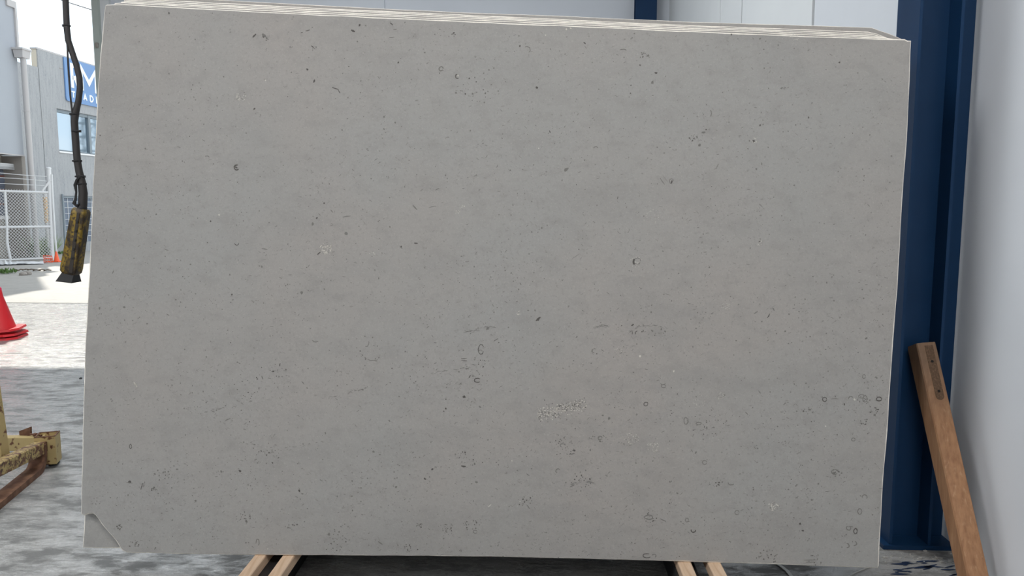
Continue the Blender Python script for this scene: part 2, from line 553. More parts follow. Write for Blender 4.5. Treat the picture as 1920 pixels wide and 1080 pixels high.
# blue steel column on the back wall
r0, r1 = on_back(1189, 15), on_back(1228, 15)
bc = empty('steel_column', H((r0 + r1) / 2, F_BACK - 0.1, 0), 'narrow navy blue steel column standing against the far grey wall', 'column', kind='thing')
org = bc.location
hbox(r0, r1, F_BACK - 0.205, F_BACK - 0.19, 0, ROOF_Z).build('flange', M['blue_steel'], bc, org)
hbox((r0 + r1) / 2 - 0.006, (r0 + r1) / 2 + 0.006, F_BACK - 0.19, F_BACK - 0.02, 0, ROOF_Z).build('web', M['blue_steel'], bc, org)
hbox(r0, r1, F_BACK - 0.02, F_BACK - 0.002, 0, ROOF_Z).build('flange', M['blue_steel'], bc, org)

# big blue I column by the right wall
tipL, tipR = at_z(1667, 1029), at_z(1743, 1029)
f_tip = at_z(1700, 1029).dot(HF)
rL, rR = tipL.dot(HR), tipR.dot(HR)
FW, FT = 0.205, 0.013
bc = empty('steel_column', H((rL + rR) / 2, f_tip + FW / 2, 0), 'large navy blue steel I column behind the leaning timber post', 'column', kind='thing')
org = bc.location
hbox(rL, rL + FT, f_tip, f_tip + FW, 0.02, ROOF_Z).build('flange', M['blue_steel'], bc, org)
hbox(rR - FT, rR, f_tip, f_tip + FW, 0.02, ROOF_Z).build('flange', M['blue_steel'], bc, org)
hbox(rL + FT, rR - FT, f_tip + FW / 2 - 0.006, f_tip + FW / 2 + 0.006, 0.02, ROOF_Z).build('web', M['blue_steel'], bc, org)
hbox(rR, R_WALL - 0.012, f_tip + FW / 2 - 0.006, f_tip + FW / 2 + 0.006, 0.02, ROOF_Z).build('side_plate', M['blue_steel'], bc, org)
hbox(rL - 0.03, R_WALL - 0.004, f_tip - 0.012, f_tip + FW + 0.04, 0.0, 0.02).build('base_plate', M['blue_steel'], bc, org)

# ------------------------------------------------------------------ the leaning stack of stone slabs
BZ = 0.15
B1, B2 = at_z(500, 1041, BZ), at_z(1300, 1054, BZ)
SU = (B2 - B1).normalized()
LEAN = math.radians(5.0)
sb = Vector((-SU.y, SU.x, 0))                       # horizontal, away from the camera
SV = (Z1 * math.cos(LEAN) + sb * math.sin(LEAN)).normalized()
SN = SU.cross(SV).normalized()
if SN.y > 0: SN = -SN
T = 0.030
STEP = 0.0325


def sp(px, py, w=0.0):
    """pixel -> (u, v) on the slab plane lying w behind the front face"""
    p0 = B1 - SN * w
    p = at_plane(px, py, p0, SN)
    return ((p - B1).dot(SU), (p - B1).dot(SV))


def sw(u, v, w=0.0):
    return B1 + SU * u + SV * v - SN * w


SROT = Matrix((SU, -SN, SV)).transposed()            # local x along the slab, y to the rear, z up the slab


def slab(name, uv, w, label, ch=0.004):
    """outline uv (clockwise or not) -> a slab with a chipped arris all round, in its own leaning frame"""
    n = len(uv)
    P = [Vector((u, v)) for (u, v) in uv]
    area = sum(P[i].x * P[(i + 1) % n].y - P[(i + 1) % n].x * P[i].y for i in range(n))
    if area < 0: P.reverse()
    inner = []
    for i in range(n):
        a = (P[i] - P[i - 1]).normalized(); b = (P[(i + 1) % n] - P[i]).normalized()
        na = Vector((-a.y, a.x)); nb = Vector((-b.y, b.x))
        k = (na + nb)
        k = k.normalized() / max(0.5, k.normalized().dot(na))
        inner.append(P[i] + k * ch * random.uniform(0.75, 1.25))
    front = [Vector((p.x, 0, p.y)) for p in inner]
    mid = [Vector((p.x, ch * 0.8, p.y)) for p in P]
    rear = [Vector((p.x, T, p.y)) for p in P]
    mb = MB()
    vs = front + mid + rear
    fs = [tuple(range(n))] + [tuple(range(3 * n - 1, 2 * n - 1, -1))]
    mb.add(vs, fs, 0)
    for i in range(n):
        j = (i + 1) % n
        mb.f.append([i, n + i, n + j, j]); mb.m.append(1)
        mb.f.append([n + i, 2 * n + i, 2 * n + j, n + j]); mb.m.append(1)
    o = mb.build(name, [M['limestone'], M['raw_edge']])
    o.matrix_world = Matrix.Translation(sw(0, 0, w)) @ SROT.to_4x4()
    tag(o, label, 'stone slab', 'stone slabs leaning in one stack', 'thing')
    return o


def jitter(pts, step, amp):
    out = []
    for i in range(len(pts)):
        a = Vector(pts[i]); b = Vector(pts[(i + 1) % len(pts)])
        n = max(1, int((b - a).length / step))
        for k in range(n):
            t = k / n
            p = a.lerp(b, t)
            if k: p += Vector((random.uniform(-amp, amp), random.uniform(-amp, amp)))
            out.append((p.x, p.y))
    return out


front_px = [(196.5, 10.5), (199.5, 8.3), (212, 8.0), (232, 7.5), (260, 9.0), (330, 12.8), (500, 22.3), (580, 26.3), (760, 34.2), (920, 41.5), (1080, 48.4), (1300, 58.3),
            (1540, 68.6), (1640, 71.6), (1697, 73.0), (1702, 75.5), (1709, 76), (1708, 92), (1706.5, 150), (1701, 262), (1695.5, 330), (1691, 400), (1688, 460), (1683.5, 540),
            (1675.5, 640), (1670, 720), (1664.5, 810), (1656.5, 900), (1651, 1000), (1648.3, 1062), (1646, 1065.5), (1630, 1065), (1500, 1060.2), (1400, 1057), (1300, 1054), (1100, 1048),
            (950, 1044.6), (740, 1042.2), (550, 1041.2), (450, 1040.8), (330, 1038.9), (272, 1037.2), (250, 1037.6), (236, 1036), (228, 1032), (225, 1028), (221, 1021), (216, 1013),
            (210, 1006), (200, 995), (190, 983), (183, 972), (178, 966), (174, 963.4), (166, 964), (157, 967), (151.5, 964), (152.5, 900), (154.3, 810), (159.5, 640),
            (165, 540), (169.5, 450), (173.3, 350), (178, 270), (181, 200), (187.5, 100)]
front_uv = jitter([sp(*p) for p in front_px], 0.06, 0.0007)
slab_front = slab('stone_slab', front_uv, 0.0, 'front slab of the stack, grey beige limestone with a broken lower left corner', 0.0045)

# the slabs behind: top lines a little higher each time, corners cut off at the right
def rear(i, top_px, left_uv, right_cut, label, ch=0.0042):
    w = STEP * i
    tops = [sp(x, y, w) for (x, y) in top_px]
    u_l, u_r = left_uv, tops[-1][0]
    v0 = (w + T) * math.tan(LEAN)
    pts = [(u_l, v0)] + tops
    pts += [(right_cut, tops[-1][1] - 0.35), (right_cut - 0.02, v0)]
    return slab('stone_slab', jitter(pts, 0.07, 0.0008), w, label, ch)


uL = sp(154.5, 1028, STEP)[0]
uR = sp(1640, 1000, STEP)[0]
rear(1, [(214, 5.5), (232, 4.0), (330, 9.6), (580, 23.0), (920, 38.0), (1080, 44.9), (1300, 54.9), (1540, 64.9), (1660, 69.8), (1685, 74)], uL, uR,
     'second slab from the front, its smooth corner showing where the front slab is broken')
rear(2, [(226, 3.0), (238, 1.8), (330, 6.8), (580, 19.8), (920, 34.6), (1080, 42.0), (1300, 51.9), (1540, 61.9), (1648, 67), (1672, 72)], uL + 0.02, uR - 0.01,
     'third slab from the front of the leaning limestone stack')
rear(3, [(232, 0.5), (245, -0.8), (330, 3.9), (580, 16.6), (920, 31.8), (1080, 39.4), (1300, 49.4), (1540, 59.0), (1636, 63), (1660, 70)], uL + 0.03, uR - 0.02,
     'fourth slab from the front of the leaning limestone stack')
rear(4, [(232, -2.5), (245, -4.0), (330, 0.8), (580, 13.8), (920, 29.4), (1080, 36.9), (1300, 47.0), (1540, 55.8), (1628, 59), (1644, 62.5), (1668, 72)], uL + 0.03, uR - 0.03,
     'fifth slab from the front, just before the tall rear slab')
rear(5, [(236, -9.5), (260, -9.3), (330, -5.2), (460, 2.6), (580, 8.8), (760, 18.2), (920, 25.2), (1080, 31.0), (1300, 41.2), (1540, 48.2), (1620, 51.0), (1635, 51.6), (1651, 57.5), (1668, 63.0), (1690, 72.5)], uL + 0.04, uR - 0.02,
     'rearmost slab of the stack, standing above the others with a cut corner', 0.0022)

# ------- marks in the face of the front slab: pits, shells and pale crystals, laid in as thin inlays
mk = MB()
LIFT = -0.0004
PXM = (Vector(sp(1010, 540)) - Vector(sp(1000, 540))).length / 10.0     # metres per pixel on the slab


def blob(px, py, rx, ry=None, ang=0.0, mi=0, n=7, rough=0.35):
    ry = rx if ry is None else ry
    c = sp(px, py)
    a = math.radians(ang)
    vs = []
    for k in range(n):
        t = 2 * math.pi * k / n
        q = 1 + random.uniform(-rough, rough)
        x, y = rx * q * math.cos(t), ry * q * math.sin(t)
        vs.append(Vector((c[0] + PXM * (x * math.cos(a) - y * math.sin(a)), LIFT, c[1] + PXM * (x * math.sin(a) + y * math.cos(a)))))
    mk.add(vs, [tuple(range(n))], mi)


def stroke(pts, wpx, mi=0):
    uv = [Vector(sp(*p)) for p in pts]
    n = len(uv)
    L, Rr = [], []
    for i in range(n):
        t = (uv[min(i + 1, n - 1)] - uv[max(i - 1, 0)])
        t = t.normalized() if t.length > 0 else Vector((1, 0))
        nn = Vector((-t.y, t.x))
        w = wpx * PXM * 0.5 * (0.55 if i in (0, n - 1) else 1.0) * random.uniform(0.8, 1.2)
        L.append(uv[i] + nn * w); Rr.append(uv[i] - nn * w)
    vs = [Vector((p.x, LIFT * 1.2, p.y)) for p in L] + [Vector((p.x, LIFT * 1.2, p.y)) for p in Rr]
    mk.add(vs, [(i, i + 1, n + i + 1, n + i) for i in range(n - 1)], mi)


def line(px, py, ln, ang, wpx=1.8, mi=0):
    a = math.radians(ang)
    dx, dy = math.cos(a) * ln / 2, -math.sin(a) * ln / 2
    stroke([(px - dx, py - dy), (px + random.uniform(-.6, .6), py + random.uniform(-.6, .6)), (px + dx, py + dy)], wpx, mi)


def arc(px, py, rx, ry, a0, a1, wpx=1.5, mi=0, n=9):
    pts = []
    for k in range(n):
        t = math.radians(a0 + (a1 - a0) * k / (n - 1))
        q = 1 + random.uniform(-.1, .1)
        pts.append((px + rx * q * math.cos(t), py - ry * q * math.sin(t)))
    stroke(pts, wpx, mi)


def cluster(px, py, r, n, mis=(1, 0), sz=(0.7, 1.7), sq=0.7):
    for _ in range(n):
        t = random.uniform(0, 6.283); q = r * math.sqrt(random.random())
        s = random.uniform(*sz)
        blob(px + q * math.cos(t), py + q * sq * math.sin(t), s, s * random.uniform(.5, 1), random.uniform(0, 180), random.choice(mis), 6)


DK, MD, SF, PL = 0, 1, 2, 3
for (x, y, r) in [(317, 25, 2.2), (477, 204, 2.6), (566, 61, 1.5), (674, 47, 2.4), (747, 117, 2.0), (576, 130, 2.2), (654, 125, 1.3), (1007, 164, 2.5), (1230, 137, 2.6), (1200, 122, 1.7),
                  (975, 86, 2.0), (1371, 65, 1.8), (1574, 117, 1.7), (1324, 243, 1.5), (1413, 264.5, 2.7), (1424, 453, 2.0), (1009, 600, 2.2), (435, 552, 2.2), (870, 744, 2.8), (832, 771, 2.0),
                  (836, 766, 1.7), (243, 904, 3.0), (450, 883, 2.6), (461, 1018, 1.7), (561, 920, 2.8), (810, 880, 2.4), (797, 898, 2.6), (1077, 845, 2.6), (1583, 758, 2.3), (1500, 982, 2.3),
                  (1505, 995, 2.0), (188, 254, 1.2), (395, 415, 2.0), (594, 409, 2.2), (752, 463, 2.4), (608, 381, 1.7), (443, 314, 2.6), (1516, 221, 1.7), (1425, 235, 1.7), (1183, 160, 1.4), (1182, 175, 1.5)]:
    blob(x, y, r, r * random.uniform(0.6, 0.95), random.uniform(0, 180), DK)
for (x, y, r) in [(494, 66, 4.5), (500, 72, 2.5), (359, 168, 1.6), (317, 138, 1.5), (686, 48, 1.6), (917, 131, 2.0), (926, 128, 1.9), (855, 174, 2), (886, 176, 2), (910, 175, 2), (720, 219, 2),
                  (741, 230, 1.9), (720, 242, 1.8), (1204, 102, 2), (1215, 104, 2.5), (1223, 155, 3), (1081, 186, 1.5), (1192, 220, 1.5), (1425, 73, 2.3), (1405, 264, 2), (273, 279, 1.8), (342, 302, 1.8), (400, 307, 1.5),
                  (293, 402, 1.8), (491, 500, 2), (431, 515, 1.8), (357, 496, 1.8), (586, 420, 3), (731, 425, 1.9), (835, 329, 1.9), (710, 522, 1.8), (891, 522, 1.6), (1054, 338, 1.8), (997, 435, 1.7),
                  (1418, 317, 2), (1550, 530, 2), (233, 576, 2.4), (187, 578, 2.6), (249, 601, 1.8), (276, 607, 1.8), (330, 562, 1.8), (437, 562, 1.8), (367, 551, 1.6), (395, 640, 1.4), (381, 734, 1.8), (566, 549, 3),
                  (578, 545, 1.6), (760, 659, 2), (900, 763, 2.6), (730, 789, 2.6), (990, 582, 1.8), (1003, 582, 2), (1247, 621, 2.2), (1240, 617, 2), (1081, 632, 2), (1130, 779, 2.4), (1142, 784, 3), (1325, 802, 2.6), (1543, 602, 1.6),
                  (1575, 595, 1.5), (1624, 634, 2.6), (1548, 655, 1.7), (1406, 661, 1.6), (1643, 708, 2.4), (1640, 778, 2.4), (230, 870, 1.8), (306, 886, 1.9), (316, 884, 1.9), (332, 880, 2.2), (415, 884, 2.2), (323, 975, 1.7), (367, 939, 1.9),
                  (567, 926, 2), (700, 847, 2.6), (743, 913, 2.8), (890, 870, 2.4), (893, 904, 2.8), (617, 1002, 3), (660, 902, 1.8), (677, 915, 1.8), (661, 957, 1.7), (679, 965, 1.6), (1107, 844, 2.4), (1098, 882, 1.6),
                  (1256, 903, 1.8), (1270, 925, 2.0), (1305, 848, 2.6), (1534, 907, 1.9), (1062, 318, 4.5), (649, 438, 3.4), (610, 812, 2.2), (1312, 272, 3.4)]:
    blob(x, y, r, r * random.uniform(0.55, 0.95), random.uniform(0, 180), MD)
for (x, y, l, a, w, m) in [(477, 67, 9, 45, 3, DK), (586, 88, 7, -40, 1.8, DK), (577, 57, 8, 15, 1.8, DK), (662, 58, 8, -25, 3.6, DK), (734, 45, 7, -40, 2, DK), (741, 55, 7, 5, 1.6, MD), (735, 70, 10, 5, 1.4, MD),
                           (589, 152, 6, 70, 3, DK), (629, 166, 13, -18, 2.2, DK), (636, 172, 7, -55, 2, DK), (1096, 81, 5, -40, 2.6, DK), (1319, 248, 7, 5, 4, MD), (312, 468, 8, -20, 2, MD),
                           (496, 467, 11, -10, 2.2, MD), (212, 510, 6, 70, 2.4, MD), (622, 396, 7, -50, 1.8, MD), (650, 406, 15, 8, 1.6, MD), (598, 475, 8, 40, 2.4, DK), (780, 456, 7, -5, 2.6, DK), (752, 464, 6, -40, 2, MD),
                           (778, 389, 12, -48, 2.2, MD), (820, 355, 8, 25, 1.8, MD), (810, 388, 12, 10, 1.3, MD), (1242, 340, 15, -55, 1.6, MD), (1247, 335, 15, -52, 1.2, SF), (1259, 341, 6, 70, 2.6, DK), (1158, 371, 5, 75, 1.7, DK),
                           (1345, 311, 9, 60, 1.5, MD), (1342, 316, 7, 20, 1.3, MD), (1080, 480, 16, 35, 1.5, SF), (976, 532, 5, -60, 1.8, MD), (1428, 307, 5, 90, 1.7, MD), (315, 590, 6, -30, 2, MD), (525, 684, 6, 85, 1.6, DK),
                           (492, 708, 7, -70, 2, MD), (427, 787, 11, 25, 2, MD), (870, 672, 11, 2, 1.3, DK), (870, 675.5, 11, -3, 1.4, DK), (872, 678, 8, 3, 1.0, MD), (888, 684, 7, -20, 1.5, MD), (881, 706, 6, 65, 1.8, DK), (568, 718, 7, -50, 1.8, MD),
                           (930, 637, 9, 30, 2, MD), (1009, 598, 11, 40, 3.6, DK), (1186, 624, 6, 85, 1.3, DK), (1191, 624, 6, 88, 1.5, DK), (1212, 692, 6, -10, 1.5, MD), (1417, 586, 9, 35, 1.8, MD), (1441, 592, 9, 60, 2.2, DK),
                           (1450, 580, 7, -60, 2.2, MD), (1565, 748, 14, 0, 1.4, MD), (1424, 735, 7, -50, 1.6, MD), (1471, 757, 6, 45, 1.6, MD), (1400, 775, 7, -45, 1.8, MD), (243, 905, 12, -8, 1.6, MD), (266, 912, 13, 72, 1.6, DK), (270, 909, 10, 78, 1.3, MD),
                           (267, 907, 7, 5, 1.2, MD), (268, 911, 7, 5, 1.2, MD), (291, 1028, 5, 60, 1.7, DK), (713, 1018, 10, -35, 2.4, MD), (869, 874, 9, -8, 3.2, DK), (1072, 851, 11, 12, 2, MD), (990, 890, 7, -30, 1.6, MD),
                           (990, 950, 9, -55, 2.0, MD), (1455, 1041, 8, 30, 1.6, MD), (1425, 1043, 8, 20, 1.8, MD), (1243, 975, 12, -25, 2.0, MD), (1222, 973, 9, 20, 1.6, MD), (1520, 1050, 26, 1, 1.6, MD), (1521, 1054, 20, 2, 1.2, MD), (1031, 247, 5, -75, 1.6, DK)]:
    line(x, y, l, a, w, m)
for (x, y, rx, ry, a0, a1, w, m) in [(827, 129, 4, 4, 0, 330, 2.2, MD), (858, 143, 4, 4, 100, 300, 2, DK), (988, 93, 6, 6, -60, 130, 1.5, MD), (1168, 96, 6, 4, 10, 150, 1.5, MD), (1331, 213, 3, 6, -70, 80, 1.6, MD), (444, 455, 4, 5, 190, 350, 1.4, DK),
                                     (444, 314, 5, 5, 60, 320, 2.4, DK), (388, 295, 4, 2.5, 0, 150, 1.4, MD), (1117, 278, 4, 3, 0, 180, 1.4, MD), (1195, 490, 6, 6, 0, 345, 1.5, MD), (1191, 491, 3.5, 5, 110, 250, 3.0, DK), (1259, 340, 4, 5, 0, 300, 1.2, MD),
                                     (592, 638, 6, 3, 180, 330, 1.5, MD), (685, 644, 7, 6, 270, 400, 1.4, MD), (700, 672, 10, 4, 200, 330, 1.4, MD), (902, 655, 5.5, 9, 30, 330, 1.4, DK), (901, 660, 3.5, 4, 0, 300, 1.2, MD), (895, 713, 6, 4, 40, 320, 1.6, DK),
                                     (1115, 658, 5, 4, 60, 270, 1.5, MD), (1211, 757.5, 3.8, 3.8, 0, 360, 1.6, DK), (1244, 724, 4.5, 3, 0, 350, 1.4, MD), (1243, 718, 5, 3, 200, 340, 1.3, MD), (1286, 789, 4, 6.5, 20, 380, 1.6, MD), (1310, 794, 5, 2.6, 0, 360, 1.6, MD),
                                     (1546, 749, 4.2, 4, 0, 350, 1.6, DK), (1595, 747, 4, 4, 20, 200, 1.6, MD), (1622, 748, 4.5, 6.5, 0, 350, 1.6, MD), (1615, 743, 5, 3.5, 0, 320, 1.4, MD), (1648, 748, 5, 3.8, 0, 360, 2.0, DK), (1620, 706, 3, 3.5, 0, 340, 1.4, MD),
                                     (245, 837, 2, 4, 0, 360, 1.4, DK), (483, 1017, 3, 6, -60, 200, 1.6, MD), (891, 997, 4, 3, 0, 330, 1.4, MD), (1125, 821, 4, 3, 0, 330, 1.7, MD), (1055, 835, 5, 3, 0, 250, 1.5, MD), (1046, 883, 4, 4, 30, 250, 1.5, MD),
                                     (1216, 970, 8, 4, 0, 340, 1.7, MD), (1288, 975, 3, 4, 0, 350, 1.5, MD), (1300, 994, 4, 4, 160, 370, 2.2, DK), (1213, 1042, 8, 4, 60, 330, 1.8, DK), (1226, 1042, 4, 3, -60, 170, 1.6, MD), (1321, 867, 4, 4, 0, 350, 1.4, MD),
                                     (1565, 885, 6, 5, 0, 330, 1.5, MD), (1621, 932, 4.5, 4.5, -40, 200, 1.6, MD), (1612, 959, 4, 6, 0, 360, 1.6, MD), (1591, 990, 4, 4, 100, 400, 2.0, MD), (1604, 996, 3.4, 5, 0, 360, 2.0, DK), (1602, 1019, 4, 4, -120, 80, 1.8, MD),
                                     (1588, 1023, 4, 4, -100, 100, 1.8, MD), (1382, 961, 4, 4, 0, 340, 1.3, MD), (1371, 905, 6, 4, 170, 330, 1.6, MD), (1600, 824, 3.5, 3, 0, 340, 1.4, MD), (1595, 990, 5, 3, 30, 150, 1.4, MD)]:
    arc(x, y, rx, ry, a0, a1, w, m)
for (x, y, r, n) in [(500, 72, 9, 10), (585, 90, 8, 5), (1300, 258, 9, 14), (1470, 165, 7, 8), (850, 65, 5, 8), (1205, 103, 9, 8), (900, 165, 40, 30), (290, 918, 7, 12), (306, 890, 18, 16), (224, 988, 8, 14),
                     (250, 1021, 11, 20), (455, 970, 16, 20), (500, 850, 30, 22), (785, 985, 8, 12), (837, 990, 14, 22), (882, 984, 14, 20), (757, 1027, 14, 14), (1090, 906, 22, 24), (1220, 972, 14, 12), (1515, 770, 10, 14),
                     (1340, 905, 14, 14), (1530, 1050, 14, 12), (1440, 1042, 26, 18), (985, 940, 14, 14), (1620, 750, 12, 12), (1640, 770, 10, 10), (1620, 790, 10, 12), (1570, 885, 14, 16), (870, 860, 24, 16), (620, 1015, 30, 26), (545, 985, 12, 14),
                     (1060, 835, 26, 24), (1125, 822, 12, 8), (1320, 800, 34, 26), (690, 660, 26, 16), (895, 690, 24, 18), (1205, 620, 26, 16), (470, 730, 34, 22), (520, 700, 20, 14)]:
    cluster(x, y, r, n)
# pale crystals and bruises
for (x, y, r) in [(1070, 53, 1.8), (1062, 55, 2.0), (1023, 66, 1.3), (411, 403, 1.7), (1010, 278, 1.5), (1200, 668, 2.2), (1263, 696, 2.0), (1602, 749, 2.4), (1548, 799, 1.4), (975, 940, 1.2), (960, 864, 1.2), (1048, 919, 1.0), (859, 142, 1.6), (502, 1029, 1.2), (498, 151, 1.4)]:
    blob(x, y, r, r * 0.8, random.uniform(0, 180), PL)
line(254, 721, 11, -55, 2.6, PL); line(254, 721, 6, -55, 3.2, PL)
line(918, 948, 8, 40, 1.6, PL)
cluster(452, 181, 12, 26, (PL, PL, DK, MD), (0.6, 1.2))
cluster(610, 466, 12, 60, (PL, PL, PL, SF), (0.7, 1.6), 0.85)
for _ in range(420):                                     # pale porous patch
    t = random.uniform(-1, 1); q = random.gauss(0, 0.42)
    cx, cy = 1053 + t * 47 * math.cos(0.26) + q * 14 * math.sin(0.26), 768 - t * 47 * math.sin(0.26) + q * 14
    s = random.uniform(0.6, 1.4)
    blob(cx, cy, s, s * .8, random.uniform(0, 180), random.choice((PL, PL, PL, DK, MD)), 5)
cluster(1185, 822, 15, 60, (PL, PL, SF), (0.5, 1.1)); cluster(1224, 838, 13, 50, (PL, PL, SF), (0.5, 1.1))
cluster(1450, 949, 10, 60, (PL, PL, PL, MD, DK), (0.6, 1.3), 0.9)
cluster(1193, 491, 11, 26, (PL,), (0.5, 1.0), 1.0)
cluster(1424, 455, 6, 14, (PL,), (0.5, 1.0), 1.0); cluster(1413, 264, 6, 16, (PL,), (0.5, 1.0), 1.0)
cluster(972, 587, 4, 9, (PL,), (0.5, 1.0), 1.0); cluster(857, 396, 6, 10, (PL,), (0.5, 1.0)); cluster(865, 387, 6, 8, (PL,), (0.5, 0.9))
cluster(700, 475, 7, 8, (PL,), (0.5, 1.0), 0.4); cluster(1490, 70, 10, 18, (PL,), (0.5, 1.0), 0.6); cluster(1090, 684, 5, 8, (PL, DK), (0.5, 0.9))
for (x, y, r) in [(1310, 752, 14), (1352, 742, 8), (1360, 575, 9), (1160, 660, 10), (1225, 405, 14)]:
    cluster(x, y, r, 34, (PL, SF, PL), (0.4, 0.7), 0.9)
# veins of small dark flecks
for (pts, n) in [([(1105, 621), (1120, 613), (1140, 610)], 16), ([(850, 622), (885, 622), (905, 615), (932, 614)], 24), ([(810, 700), (850, 692), (880, 690)], 18), ([(600, 745), (640, 742), (670, 732), (690, 728)], 20),
                 ([(385, 772), (410, 768), (440, 760)], 14), ([(1065, 917), (1075, 906), (1095, 902), (1115, 906)], 20), ([(1180, 622), (1200, 612), (1230, 610), (1255, 619)], 22), ([(470, 830), (500, 850), (560, 836), (600, 828)], 20)]:
    for _ in range(n):
        k = random.randrange(len(pts) - 1); t = random.random()
        x = pts[k][0] + (pts[k + 1][0] - pts[k][0]) * t; y = pts[k][1] + (pts[k + 1][1] - pts[k][1]) * t
        line(x + random.gauss(0, 1), y + random.gauss(0, 1.5), random.uniform(3, 8), random.uniform(-20, 30), random.uniform(0.8, 1.6), random.choice((MD, SF, SF)))
# countless tiny flecks all over, thicker towards the foot of the slab
cnt = 0
while cnt < 7600:
    x, y = random.uniform(170, 1690), random.uniform(20, 1050)
    xl = 196 - 0.045 * (y - 8) + 4; xr = 1708 - 0.06 * (y - 75) - 4
    top = 12 + 0.0445 * (x - 196) + 4; bot = 1035 + 0.0197 * (x - 230) - 6
    if not (xl < x < xr and top < y < bot): continue
    if x < 240 and y > 955: continue
    dens = 0.35 + 0.65 * (y / 1050.0) ** 1.5
    band = 0.5 + 0.5 * math.sin(x * 0.011 + y * 0.021) * math.sin(y * 0.013 - x * 0.006 + 1.0)
    if random.random() > dens * (0.3 + 0.9 * band): continue
    s = random.choice((0.6, 0.7, 0.8, 0.9, 1.1, 1.5))
    if random.random() < 0.25:
        line(x, y, random.uniform(3, 7), random.uniform(-60, 60), random.uniform(0.7, 1.2), random.choice((MD, SF, SF)))
    else:
        blob(x, y, s, s * random.uniform(.5, 1), random.uniform(0, 180), random.choice((SF, SF, MD, MD, DK) if s < 1.2 else (SF, MD)), 5)
    cnt += 1
fm = mk.build('fossil_mark', [M['mark_dark'], M['mark_mid'], M['mark_soft'], M['mark_pale']], slab_front, recalc=False)
tag(fm, 'dark shell fossils, pits and pale crystals in the stone face', kind='stuff')

# ------------------------------------------------------------------ rack and timber bearers under the stack
rk = empty('slab_rack', sw(1.3, 0, 0.5) * 1.0, 'black steel rack frame hidden behind and under the leaning slabs', 'rack')
rk.location.z = 0
org = rk.location.copy()
U2 = SU; BK = sb


def rp(u, b, z):
    p = B1 + SU * u + sb * b
    return Vector((p.x, p.y, z))


def rbox(u0, u1, b0, b1, z0, z1):
    return MB().hexa([rp(u0, b0, z0), rp(u1, b0, z0), rp(u1, b1, z0), rp(u0, b1, z0), rp(u0, b0, z1), rp(u1, b0, z1), rp(u1, b1, z1), rp(u0, b1, z1)])


rbox(-0.12, 1.85, -0.28, -0.20, 0.0, 0.104).build('base_rail', M['black_steel'], rk, org)
rbox(-0.12, 1.85, 0.42, 0.50, 0.0, 0.104).build('base_rail', M['black_steel'], rk, org)
rbox(-0.12, 1.85, 0.85, 0.93, 0.0, 0.104).build('base_rail', M['black_steel'], rk, org)
for u in (-0.015, 1.64):
    rbox(u, u + 0.085, -0.20, 0.42, 0.0, 0.104).build('base_rail', M['black_steel'], rk, org)
    rbox(u, u + 0.085, 0.50, 0.85, 0.0, 0.104).build('base_rail', M['black_steel'], rk, org)
WR = STEP * 5 + T + 0.004
for u in (0.1, 0.85, 1.6):
    MB().hexa([sw(u, 0.02, WR), sw(u + 0.07, 0.02, WR), sw(u + 0.07, 0.02, WR + 0.07), sw(u, 0.02, WR + 0.07),
               sw(u, 1.85, WR), sw(u + 0.07, 1.85, WR), sw(u + 0.07, 1.85, WR + 0.07), sw(u, 1.85, WR + 0.07)]).build('upright', M['black_steel'], rk, org)
    a = sw(u + 0.035, 1.80, WR + 0.035); b = rp(u + 0.035, 0.89, 0.06)
    MB().tube([a, b], 0.03, 6).build('brace', M['black_steel'], rk, org)
MB().hexa([sw(-0.1, 1.70, WR + 0.07), sw(1.9, 1.70, WR + 0.07), sw(1.9, 1.70, WR + 0.12), sw(-0.1, 1.70, WR + 0.12),
           sw(-0.1, 1.78, WR + 0.07), sw(1.9, 1.78, WR + 0.07), sw(1.9, 1.78, WR + 0.12), sw(-0.1, 1.78, WR + 0.12)]).build('cross_bar', M['black_steel'], rk, org)

far = MB()  # unseen stone load added behind the stack to shade the blue column
fa, fb = rp(-0.25, 0.62, 0.152), rp(2.02, 0.62, 0.152)
fu = (SV - sb * 2 * SV.dot(sb)).normalized()
fnn = SU.cross(fu).normalized()
if fnn.y < 0: fnn = -fnn
far.hexa([fa, fb, fb + fnn * 0.12, fa + fnn * 0.12, fa + fu * 1.95, fb + fu * 1.95, fb + fu * 1.95 + fnn * 0.12, fa + fu * 1.95 + fnn * 0.12])
far.hexa([rp(-0.2, 0.56, 0.06), rp(1.9, 0.56, 0.06), rp(1.9, 0.80, 0.06), rp(-0.2, 0.80, 0.06), rp(-0.2, 0.56, 0.15), rp(1.9, 0.56, 0.15), rp(1.9, 0.80, 0.15), rp(-0.2, 0.80, 0.15)])
far.build('added_shade_load', M['limestone'], rk, org)

bearers = [(477, 499, 1041, 'outermost pale pine bearer under the left end of the slab'),
           (530, 553, 1041, 'pale pine bearer second from left under the slab'),
           (1271, 1296, 1054.5, 'pale pine bearer third from left, inner one under the right end'),
           (1327.5, 1352, 1056, 'knotty pale pine bearer rightmost under the slab')]
for (xa, xb, y, lab) in bearers:
    a, b = at_z(xa, y, BZ - 0.003), at_z(xb, y, BZ - 0.003)
    c = (a + b) / 2
    uu = (c - B1).dot(SU); hw = (b - a).length / 2
    mb = MB()
    p0, p1 = rp(uu, -0.30, 0.105), rp(uu, 0.50, 0.105)
    p0.z = p1.z = (0.104 + BZ - 0.003) / 2
    mb.cbox((p0 + p1) / 2, SU * hw, sb * 0.45, Z1 * ((BZ - 0.003 - 0.104) / 2), 0.003)
    o = mb.build('timber_bearer', M['pine'], None, (p0 + p1) / 2)
    tag(o, lab, 'timber bearer', 'pine bearers under the slab stack')

